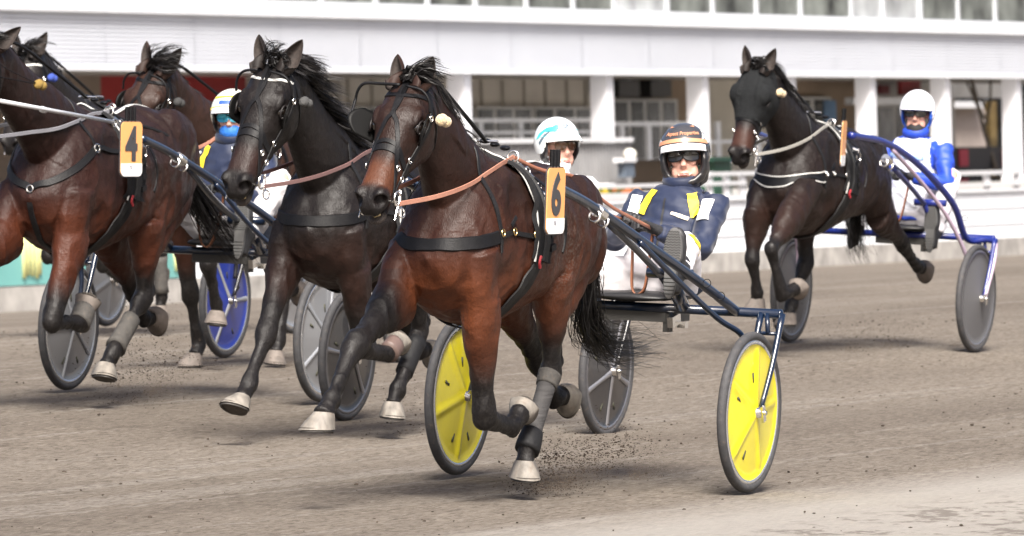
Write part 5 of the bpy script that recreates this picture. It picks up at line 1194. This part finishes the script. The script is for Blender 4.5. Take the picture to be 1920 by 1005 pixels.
yj = mat('jacket_navy', (.0045,.0115,.040), .6, spec=.4, noise_amt=.15, noise_scale=6, bump=.3, bump_scale=14, sheen=.2); wt = mat('white_trousers', (.72,.70,.72), .7, noise_amt=.05, noise_scale=8, bump=.3, bump_scale=12, dirt=.05)
yelc = mat('yellow_cloth', (.85,.62,.03), .6); whc = mat('white_cloth', (.85,.85,.86), .6)
darklens = mat('dark_lens', (.012,.009,.009), .08, spec=.8, coat=.6); helm6 = cols_helmet((.045,.045,.05,1), 'helmet_dark')
D6 = Driver(F6, 'driver in a navy jacket and dark helmet on the yellow-wheeled sulky', dict(hip=(-.46,.06,.93), neck=(-.64,.10,1.365), head=(-.66,.10,1.505), shL=(-.60,.29,1.30), shR=(-.63,-.09,1.30), handL=(-.20,.14,1.18), handR=(-.22,.0,1.21), footL=(.19,.395,1.04), footR=(.22,-.30,1.04), yaw=.30, roll=.10, pitch=.05,
    khL=(-.1,.1,.9), khR=(-.2,-.6,.0), ehL=(-.5,.6,-.6), ehR=(-.4,-.6,-.6), lg=.336, trousers=wt, jacket=yj, helmetm=helm6, full=True, glasses='wrap', lensm=darklens, wr=.012))
# --- horse 2 (the dark one beside it) ---
H2 = Horse(F2, 'nearly black horse with a white browband running just left of horse 6', dict(wx=1.78, wz=1.56, HL=.68, poll=(2.74,-.01,1.935), muz=(3.02,-.055,1.42), voxel=.0075,
    coat=(.0085,.0060,.0055), dark=(.006,.005,.005), red=(.017,.0080,.006), face=(.020,.009,.007), topdark=.5, sweat=.3, blk0=.2, blk1=.7,
    RF=[(2.15,.90),(2.38,.56),(2.57,.31),(2.65,.245),(.6,-1)], LF=[(2.0,.88),(1.86,.49),(1.52,.455),(1.43,.50),(-.85,.5)],
    LH=[(1.30,.99),(1.10,.56),(1.37,.26),(1.42,.19),(.1,-1)], RH=[(1.04,.93),(.64,.60),(.42,.42),(.33,.43),(-1,0)],
    ear=dict(fwd=-.02, out=.32, turn=.6, L=.145), tail_pts=[(.67,0,1.33),(.5,.02,1.2),(.42,.03,.95),(.3,.04,.75),(.05,.05,.65)], tail_n=60, mane_n=290, mane_L=.22, mane_side=1, wind=(-.9,.6,.75), forelock_n=22, fl_L=.12, fl_wind=(-.7,.3,.0), seed=5))
H2.bridle(blink=(1,1), white_brow=True, ballm=mat('grey_plug', (.05,.05,.05), .9, bump=.8)); H2.harness(number=None)
H2.wrap('LH', 1, .15, .70, .010, bootm, 'leg_boot'); H2.wrap('LF', 2, .2, 1.0, .016, pinkm, 'bell_boot')
S2 = sulky(F2, 'dark racing sulky with charcoal disc wheels directly behind horse 6', .757, .355, darktube, darkd, rimd, dict(rot=.9, relief=0, spokem=mat('spoke_alloy', (.30,.30,.32), .3, metal=.6, dirt=.3)))
D2 = Driver(F2, 'driver in white helmet with turquoise stripes and aviator sunglasses, behind horse 6', dict(hip=(-.46,.04,.93), neck=(-.76,.10,1.375), head=(-.79,.10,1.515), shL=(-.74,.31,1.31), shR=(-.74,-.10,1.31), handL=(-.22,.14,1.14), handR=(-.24,-.04,1.16), footL=(.13,.36,1.0), footR=(.13,-.32,1.0), yaw=.90, roll=.03, pitch=.07,
    trousers=wt, jacket=mat('jacket_white', (.78,.80,.82), .6, bump=.3, bump_scale=14, dirt=.08), helmetm=cols_helmet((.80,.83,.82,1), 'helmet_white'), glasses='aviator', framem=mat('gold_frame', (.12,.09,.05), .3, metal=.8), lensm=mat('brown_lens', (.085,.035,.018), .08, coat=.8), peakm=mat('peak_white', (.85,.87,.87), .3)))
# --- horse 4 ---
H4 = Horse(F4, 'dark bay horse at the left edge carrying number 4, its head cut by the frame', dict(vee=True, S=1.05, cz=.085, wx=1.55, wz=1.62, ballo=(-.33,.04,-.02), poll=(2.64,-.02,1.925), muz=(3.00,-.15,1.52), voxel=.0080,
    coat=(.026,.0095,.0070), dark=(.010,.0070,.006), red=(.050,.0145,.0070), topdark=.6, sweat=.5, blk0=.45, blk1=.85,
    RF=[(2.05,.9),(2.48,.70),(2.72,.45),(2.80,.38),(.1,-1)], LF=[(1.90,.90),(2.12,.47),(1.74,.46),(1.66,.53),(-.6,.8)], yLF=[.16,.155,.14,.13],
    LH=[(1.02,.99),(.98,.58),(1.33,.29),(1.42,.215),(.35,-1)], RH=[(.82,.95),(.47,.58),(.34,.43),(.26,.44),(-1,.1)],
    ear=dict(fwd=-.05, out=.38, turn=.5, L=.18), tail_pts=[(.42,0,1.35),(.25,.03,1.22),(.12,.08,1.05),(-.02,.12,.92),(-.12,.16,.82)], tail_n=60, mane_n=70, mane_L=.09, mane_side=1, wind=(-.9,.3,.0), seed=8, forelock_n=8, hoofmat=dict(LF=hoofd,RH=hoofd,RF=hoofd)))
H4.bridle(blink=(1,1), ballm=mat('yellow_plug', (.20,.13,.03), .9, bump=.8)); H4.harness(number='4')
number_plate(H4, F4, '4', (1.72,.41,1.395), yaw=.17, tilt=-.04)
H4.wrap('LH', 1, .40, .92, .010, bootg, 'leg_boot'); H4.wrap('LF', 2, -.1, .9, .020, bootg, 'leg_boot')
S4 = sulky(F4, 'racing sulky with a dark beam and pale grey disc wheels behind horse 4', .778, .36, navy, greyd, rimw, dict(rot=.7, bz=.80, dz=.05, relief=0, spokem=mat('spoke_grey', (.26,.27,.29), .25, coat=.7)))
D4 = Driver(F4, 'driver with a blue face mask, mirrored glasses and a white and yellow helmet', dict(hip=(-.30,.04,.93), neck=(-.32,.05,1.405), head=(-.32,.05,1.545), shL=(-.36,.24,1.33), shR=(-.38,-.16,1.33), handL=(.0,.16,1.15), handR=(.0,-.04,1.15), footL=(.20,.36,.94), footR=(.2,-.3,.94), yaw=.25, roll=.04, khL=(.1,.5,.6), khR=(.1,-.5,.6),
    trousers=mat('grey_trousers', (.50,.49,.50), .7, bump=.4, bump_scale=10, dirt=.2), jacket=yj, helmetm=cols_helmet((.80,.78,.66,1), 'helmet_cream'), glasses='mirror', lensm=mat('mirror_lens', (.02,.35,.50), .1, metal=.6, coat=1), mask=mat('blue_mask', (.02,.14,.50), .6, bump=.5)))
# --- far right horse ---
HR = Horse(FR, 'very dark horse with a black mesh hood over its face, on the right', dict(wx=1.55, wz=1.545, poll=(2.52,0,1.86), muz=(2.71,-.03,1.36), voxel=.0095,
    coat=(.012,.0075,.0065), dark=(.008,.006,.0055), red=(.020,.010,.0075), face=(.045,.018,.012), topdark=.5, sweat=.2, blk0=.5, blk1=.9,
    RF=[(1.98,.90),(2.06,.62),(1.96,.40),(1.95,.355),(-.05,-1)], LF=[(2.20,.92),(2.54,.71),(2.42,.42),(2.28,.455),(-.85,.35)], yLF=[.16,.16,.20,.24],
    RH=[(1.10,.97),(1.10,.58),(1.33,.31),(1.38,.245),(.1,-1)], LH=[(.62,.93),(.10,.72),(-.24,.55),(-.34,.535),(-1,.05)],
    ear=dict(fwd=-.05, out=.30, turn=.6, L=.155), tail_pts=[(.44,0,1.30),(.42,.02,1.15),(.46,-.03,.95),(.42,-.05,.75),(.28,-.05,.60)], tail_n=40, mane_n=230, mane_L=.17, mane_side=1, seed=11, fl_L=.08, hoofmat=dict(LF=hoofd,RH=hoofd,RF=hoofd,LH=hoofd)))
HR.bridle(blink=(0,0), white_brow=True, cross=False, hood=True); HR.harness(number=None, whiteedge=True)
number_plate(HR, FR, '', (1.98,.42,1.40), yaw=-.22, tilt=-.12, logo=False)
SR = sulky(FR, 'blue racing sulky with curved shafts and plain grey wheels on the right', .662, .362, bluetube, matgrey, rimd, dict(curved=True, bracem=mat('pale_pink_tube', (.42,.33,.42), .3, coat=.5), spokes=3, relief=0, bz=.76, bx=-.2, marks=False))
DR = Driver(FR, 'driver in a blue and pale grey jacket, white helmet and black neck gaiter', dict(hip=(-.30,.06,.86), neck=(-.26,.10,1.42), head=(-.27,.10,1.575), shL=(-.26,.30,1.34), shR=(-.28,-.10,1.34), handL=(.06,.18,1.16), handR=(.05,.0,1.16), footL=(.10,.36,.82), footR=(.1,-.2,.82), yaw=.20, khL=(.1,.4,.8), khR=(.1,-.4,.8), ehL=(-.4,.9,-.5), toe=(-.05,0,1),
    trousers=mat('dusty_trousers', (.55,.54,.57), .7, bump=.3, dirt=.2), vest=mat('pale_vest', (.62,.64,.70), .6, bump=.3), jacket=mat('jacket_blue', (.015,.055,.42), .55, bump=.3, bump_scale=14), helmetm=cols_helmet((.85,.86,.88,1), 'helmet_bright'), glasses='wrap', lensm=darklens, guardm=mat('guard_blue', (.02,.10,.50), .35), mdrop=.030, mask=mat('black_gaiter', (.012,.012,.014), .8)))
# --- the two horses further back ---
H3 = Horse(F3, 'brown horse with black blinkers behind the rump of horse 4', dict(wx=1.80, wz=1.58, HL=.66, poll=(2.74,-.01,1.81), muz=(2.98,-.10,1.38), voxel=.010,
    coat=(.036,.0150,.0095), dark=(.014,.009,.007), red=(.045,.0170,.010), face=(.05,.020,.013), topdark=.5, sweat=.3, blk0=.4, blk1=.8,
    RF=[(1.98,.88),(1.86,.46),(1.74,.15),(1.80,.09),(.1,-1)], LF=[(2.15,.90),(2.28,.66),(2.14,.42),(2.13,.36),(.2,-1)],
    LH=[(1.32,.98),(1.12,.52),(1.22,.17),(1.27,.10),(.1,-1)], RH=[(1.05,.93),(.68,.60),(.45,.45),(.36,.46),(-1,0)],
    ear=dict(fwd=-.02, out=.30, turn=.6, L=.16), tail_pts=[(.7,0,1.3),(.6,0,1.1),(.5,0,.85),(.35,0,.65)], tail_n=30, mane_n=70, mane_L=.11, seed=13, hoofmat=dict(LF=hoofd,RH=hoofd,RF=hoofd,LH=hoofd)))
H3.bridle(blink=(1,1), ballm=mat('dark_plug', (.03,.03,.03), .9)); H3.harness(number=None)
S3 = sulky(Frame(F3.o - F3.ey*.17, F3.ey), 'racing sulky with blue disc wheels behind the brown blinkered horse', .62, .36, darktube, blued, rimw, dict(rot=-1.57, spokes=3, relief=0, spokem=mat('spoke_pale', (.33,.34,.36), .3, coat=.5)))
H5 = Horse(F5, 'near-black horse with a blue ear plug, half hidden behind horse 4', dict(wx=1.85, wz=1.62, HL=.66, poll=(2.86,0,1.94), muz=(3.05,0,1.45), voxel=.011,
    coat=(.012,.0095,.009), dark=(.010,.008,.008), topdark=.4, sweat=.1,
    RF=[(2.05,.92),(2.12,.56),(1.80,.48),(1.72,.53),(-.8,.6)], LF=[(1.98,.90),(1.9,.50),(1.62,.42),(1.54,.46),(-.9,.4)],
    LH=[(1.25,1.0),(.98,.58),(.93,.26),(.95,.19),(0,-1)], RH=[(1.1,.95),(.7,.6),(.5,.42),(.4,.42),(-1,0)],
    ear=dict(fwd=-.2, out=.30, turn=.6, L=.165), tail_pts=[(.75,0,1.35),(.6,0,1.1),(.5,0,.85),(.35,0,.65)], tail_n=30, mane_n=90, mane_L=.11, wind=(-.6,.2,.4), seed=17, forelock_n=10, hoofmat=dict(LF=hoofd,RH=hoofd,RF=hoofd,LH=hoofd)))
H5.bridle(blink=(0,0), white_brow=True, ballm=mat('blue_plug', (.03,.06,.28), .9)); H5.harness(number=None); H5.wrap('LH', 1, .1, .9, .012, bootg, 'leg_boot')
S5 = sulky(F5, 'farthest sulky on the left with grey spoked discs and a blue mark', .73, .335, darktube, greyd, rimw, dict(rot=.4, marks=False))

# --- patches and lettering ---
def chev(x, y):
    if y < -.2: 
        k = (-.2-y)/.3; return (x*(1-0*k), y if abs(x) < 1 else y)
    return x, y
J = D6.J; tj = [o for o in D6.root.children if o.name.startswith('jacket')][0]
def sh_patch(drv, jk, sg, colours, wd=.050, ln=.125):
    sh = drv.J['shL'] if sg > 0 else drv.J['shR']; nk = drv.J['nk']
    for i, m_ in enumerate(colours):
        f = .62 + wd/.05*.34*i; c = nk*(1-f) + sh*f + Vector((.12,0,-.03)); 
        def shp(x, y, i=i): 
            return (x, y - (.16*(.5-abs(x))*(-1) if False else 0) + (.10*abs(x)*2-.10 if y < -.4 else 0))
        drv.patch(jk, c, (-.05,-sg*.25,1), wd, ln, 'shoulder_bar', m_, off=.009)
sh_patch(D6, tj, 1, (yelc, whc)); sh_patch(D6, tj, -1, (yelc, whc))
D6.patch(tj, J['nk']*.36+J['shL']*.38+J['hip']*.26+Vector((.16,0,.0)), (0,.1,1), .13, .11, 'chest_pocket', yj, off=.006)
wn = D6.root
def chest_text(drv, jk, txt, centre, size, m_):
    me = jk.data; b = BVHTree.FromPolygons([v.co.copy() for v in me.vertices], [tuple(p.vertices) for p in me.polygons]); loc, n_, _, _ = b.find_nearest(Vector(centre)); n_ = (n_+Vector((.5,0,.1))).normalized(); ax = Vector((.0,.0,1)); ax = (ax-n_*ax.dot(n_)).normalized(); x = ax.cross(n_)
    t = text_mesh(txt, size, .001, .0008)
    for v in t.vertices:
        q = loc + x*v.co.x + ax*v.co.y + n_*.08; l2, n2, _, _ = b.ray_cast(q, -n_, .3); v.co = (l2 if l2 is not None else loc + x*v.co.x + ax*v.co.y) + n_*(.009+v.co.z)
    return link('lettering', t, m_, jk, smooth=False)
D6.patch(tj, J['nk']*.6+J['hip']*.4+Vector((.16,.0,0)), (0,0,1), .010, .30, 'zip', black, off=.004, nu=30, nv=2)
pc = J['nk']*.40+J['shL']*.40+J['hip']*.20+Vector((.16,.0,.0)); D6.patch(tj, pc, (0,.25,1), .088, .017, 'name_band', mat('cream_thread', (.70,.62,.48), .6, noise_amt=.35, noise_scale=110), off=.011)
coppert = mat('copper_print', (.55,.25,.14), .4)
D6.on_helmet(text_mesh('Aspect Properties', .030, .0004, .0006), 2, 37, 'lettering', coppert)
def helmet_band(drv, el0, el1, az0, az1, name, m_, lift=.0026):
    mb = MB(); n = 40; r = drv.hr; vs = []
    for i in range(n+1):
        a = R_(az0+(az1-az0)*i/n)
        for e in (el0, (el0+el1)/2, el1):
            e0 = R_(e - 6*(1-math.cos(a*1.2))); vs.append(drv.Hp((r[0]+lift)*math.cos(e0)*math.cos(a)-.010, (r[1]+lift)*math.cos(e0)*math.sin(a), (r[2]+lift)*math.sin(e0)+.028))
    mb.add(vs, [(i*3+k, i*3+k+1, i*3+k+4, i*3+k+3) for i in range(n) for k in (0, 1)]); return mb.build(name, m_, drv.helmet, fixn=False)
helmet_band(D6, 18, 26, -70, 70, 'helmet_stripe', coppert)
def helmet_shape(drv, pts, name, m_, lift=.0024):
    """flat decal: polygon in (azimuth, elevation) degrees, finely cut so that it follows the shell"""
    bm = bmesh.new(); vs = [bm.verts.new((p[0], p[1], 0)) for p in pts]; bm.faces.new(vs); bmesh.ops.triangulate(bm, faces=bm.faces)
    for _ in range(4): bmesh.ops.subdivide_edges(bm, edges=[e for e in bm.edges if e.calc_length() > 5], cuts=1, use_grid_fill=False)
    bmesh.ops.triangulate(bm, faces=bm.faces); r = drv.hr
    for v in bm.verts:
        a, e = R_(v.co.x), R_(v.co.y); v.co = drv.Hp((r[0]+lift)*math.cos(e)*math.cos(a)-.010, (r[1]+lift)*math.cos(e)*math.sin(a), (r[2]+lift)*math.sin(e)+.028)
    me = bpy.data.meshes.new(name); bm.to_mesh(me); bm.free(); return link(name, me, m_, drv.helmet)
whd = mat('helmet_silver', (.62,.62,.63), .25, coat=.5)
for sg in (-1, 1):
    helmet_shape(D6, [(sg*50,20),(sg*95,10),(sg*120,30),(sg*100,55),(sg*72,48),(sg*88,34)], 'helmet_flash', whd)
    helmet_shape(D6, [(sg*32,58),(sg*52,54),(sg*60,66),(sg*50,60)], 'helmet_flash', coppert)
helmet_shape(D6, [(-150,60),(150,60),(150,20),(-150,20)][:0] or [(160,20),(200,20),(200,70),(160,70)], 'helmet_back', whd)
turq = mat('turquoise', (.05,.50,.55), .3, coat=.5); inkg = mat('ink_grey', (.10,.14,.18), .4)
D2.on_helmet(text_mesh('SVEA', .044, .0006, .0012), -13, 37, 'lettering', inkg)
helmet_band(D2, 27, 28.6, -25, 45, 'helmet_line', turq); helmet_band(D2, 21, 21.8, -60, 55, 'helmet_line', inkg); helmet_band(D2, 16, 17, -80, 60, 'helmet_line', turq)
helmet_shape(D2, [(-26,30),(-30,38),(-38,41),(-45,36),(-62,34),(-85,20),(-95,4),(-84,8),(-66,22),(-50,26),(-44,22),(-34,22)], 'turquoise_swoosh', turq)
helmet_shape(D2, [(-48,24),(-66,18),(-84,-2),(-80,-8),(-64,10)], 'turquoise_swoosh', inkg)
helmet_shape(D4, [(-30,22),(30,22),(30,32),(-30,32)], 'helmet_badge', bluem); helmet_band(D4, 12, 18, -80, 80, 'helmet_stripe', yelc); helmet_band(D4, 40, 46, -60, 60, 'helmet_stripe', yelc)
j4 = [o for o in D4.root.children if o.name.startswith('jacket')][0]; sh_patch(D4, j4, 1, (yelc, whc)); sh_patch(D4, j4, -1, (yelc, whc))
jr = [o for o in DR.root.children if o.name.startswith('jacket')][0]
vp = (DR.J['nk']*.72+DR.J['hip']*.28)+Vector((.2,0,.0)); DR.patch(jr, vp, (.1,0,1), .24, .022, 'faded_print', mat('print_blue', (.30,.46,.70), .6, noise_amt=.6, noise_scale=30), off=.009)
helmet_band(DR, 14, 17, -40, 40, 'helmet_stripe', bluem)

# knee bars on the trousers of the front driver
tt = [o for o in D6.root.children if o.name.startswith('trousers')][0]
D6.patch(tt, J['kL']+Vector((0,.08,-.02)), (-.2,0,1), .05, .13, 'knee_bar', yelc, off=.004)

# --- reins, top-level: held by the drivers, running through the terrets to the bits ---
def reins(h, drv, m_, label, hm=leather2):
    E = empty('reins', h.fr.mat(), label, 'reins', 'pairs of driving reins')
    for sg in (-1, 1):
        bit = h.H(.525, sg*.088, -.135); ter = h.bvh.find_nearest(h.W(-.12, sg*.13, 1.5))[0] + Vector((0,0,.045)); hand = drv.J['hL' if sg > 0 else 'hR'] if drv else Vector((-.2, sg*.08, 1.15))
        mb = MB(); mid = (bit+ter)/2 + Vector((0,sg*.035,-.03)); 
        freestrap(mb, [bit, bit*.75+ter*.25+Vector((0,sg*.03,-.022)), mid, bit*.25+ter*.75+Vector((0,sg*.02,-.02)), ter], .021, .0035, bvh=h.bvh); mb.build('front_rein', m_, E, sharp=42)
        mb = MB(); freestrap(mb, [ter, ter*.6+hand*.4+Vector((0,sg*.02,-.01)), hand], .018, .003, bvh=h.bvh); mb.build('hand_rein', hm, E)
    if drv:
        mb = MB(); a, b = drv.J['hL'], drv.J['hR']; m0 = (a+b)/2; freestrap(mb, [a, a+Vector((-.02,-.02,-.12)), m0+Vector((.0,.03,-.30)), m0+Vector((0,-.03,-.30)), b+Vector((-.02,.02,-.12)), b], .030, .005, (1,0,.2)); mb.build('rein_loop', mat('brown_leather', (.20,.075,.035), .5), E)
    return E
reins(H6, D6, copper, 'copper-brown reins of horse 6 with a brown loop hanging below the hands', mat('rein_brown', (.30,.12,.07), .5)); reins(H2, D2, mat('rein_mauve', (.16,.09,.085), .5), 'mauve-brown reins on the nearly black horse with the white browband')
reins(H4, D4, mat('rein_grey', (.20,.20,.22), .5), 'grey reins of horse 4 at the left edge'); reins(HR, DR, mat('rein_pale', (.34,.33,.30), .7), 'pale woven reins of the hooded horse on the right')
reins(H3, None, copper, 'copper reins of the brown blinkered horse'); reins(H5, None, whitet, 'white reins of the farthest left horse')
# white pole alongside the neck of horse 4
E_ = empty('head_pole', F4.mat(), 'pale metal head pole running along the neck of horse 4', 'head pole'); mb = MB(); mb.tube([(3.3,.36,1.66),(1.66,.27,1.535)], .011, 10); mb.tube([(2.6,.31,1.605),(2.56,.31,1.60)], .017, 10); mb.build('tube', paletube, E_); mb = MB(); mb.torus((1.64,.27,1.53), (0,1,0), .022, .005); mb.build('ring', metal, E_)

# --- thrown-up dirt ---
def spray(frame, pts, n, name, label, seed, spread=.22, r=(.0012,.0038)):
    rng = random.Random(seed); mb = MB()
    for _ in range(n):
        c = Vector(rng.choice(pts)); k = rng.random()**1.5; p = c + Vector((rng.gauss(0,1)*spread*1.3*(.3+k), rng.gauss(0,1)*spread*.6, abs(rng.gauss(0,1))*spread*.55)); p = frame.mat() @ p; gz_ = ground_z(p.x, p.y); p.z = max(p.z, gz_+.01); lump(mb, p, rng.uniform(*r)*(1 if rng.random() < .93 else 1.8), rng)
    o = mb.build(name, mat('flying_dirt', (.040,.030,.024), .95, spec=.1), smooth=False, fixn=False); tag(o, label, 'dirt', kind='stuff')
spray(F6, [(1.0,.15,.0),(.85,.15,.02),(.3,-.1,.1),(.1,.0,.05),(.3,.2,.15)], 2600, 'dirt_spray', 'dark dirt thrown up behind the hooves of horse 6', 1, .15)
spray(F2, [(1.2,.15,.0),(.6,0,.1)], 250, 'dirt_spray', 'dirt thrown up by the nearly black horse', 2)
spray(F4, [(1.0,.15,.0),(.4,-.1,.1),(.9,.2,.15)], 1100, 'dirt_spray', 'dirt thrown up by horse 4', 3)
spray(FR, [(1.0,.15,.0),(.3,.1,.05),(.0,.1,.02),(.9,-.2,.1)], 500, 'dirt_spray', 'dirt thrown up by the hooded horse on the right', 4)
spray(F3, [(1.6,-.17,.0),(1.2,.15,.0)], 300, 'dirt_spray', 'dirt thrown up by the brown blinkered horse', 5, .15)
def dust(frame, pts, n, label, seed, L=.5):
    rng = random.Random(seed); mb = MB()
    for _ in range(n):
        c = Vector(rng.choice(pts)); k = rng.random()**1.3; p = c + Vector((-k*L + rng.gauss(0,1)*.03, rng.gauss(0,1)*.05*(.4+k), abs(rng.gauss(0,1))*.10*(.25+k))); p = frame.mat() @ p; p.z = max(p.z, ground_z(p.x, p.y)+.005); lump(mb, p, rng.uniform(.0006,.0018), rng)
    o = mb.build('dust_puff', mat('dust', (.10,.08,.062), .95, spec=.1), smooth=False, fixn=False); tag(o, label, 'dust', kind='stuff')
dust(F6, [(1.15,.15,.02),(.95,.2,.03),(.35,.3,.05)], 5200, 'fine dust behind the planted hind hoof of horse 6', 21)
dust(F4, [(1.35,.15,.10),(1.0,.2,.05),(.8,.1,.03)], 3000, 'fine dust behind the hind hooves of horse 4', 22)
dust(F3, [(1.75,-.17,.0),(1.2,.15,.0)], 2600, 'fine dust round the hooves of the brown blinkered horse', 23, .35)
dust(FR, [(.9,.1,.0),(.2,.1,.0),(-.6,.3,.0)], 3000, 'fine dust below the hooded horse on the right', 24)
spray(F5, [(.9,.15,.1)], 120, 'dirt_spray', 'dirt thrown up by the farthest left horse', 6, .15)
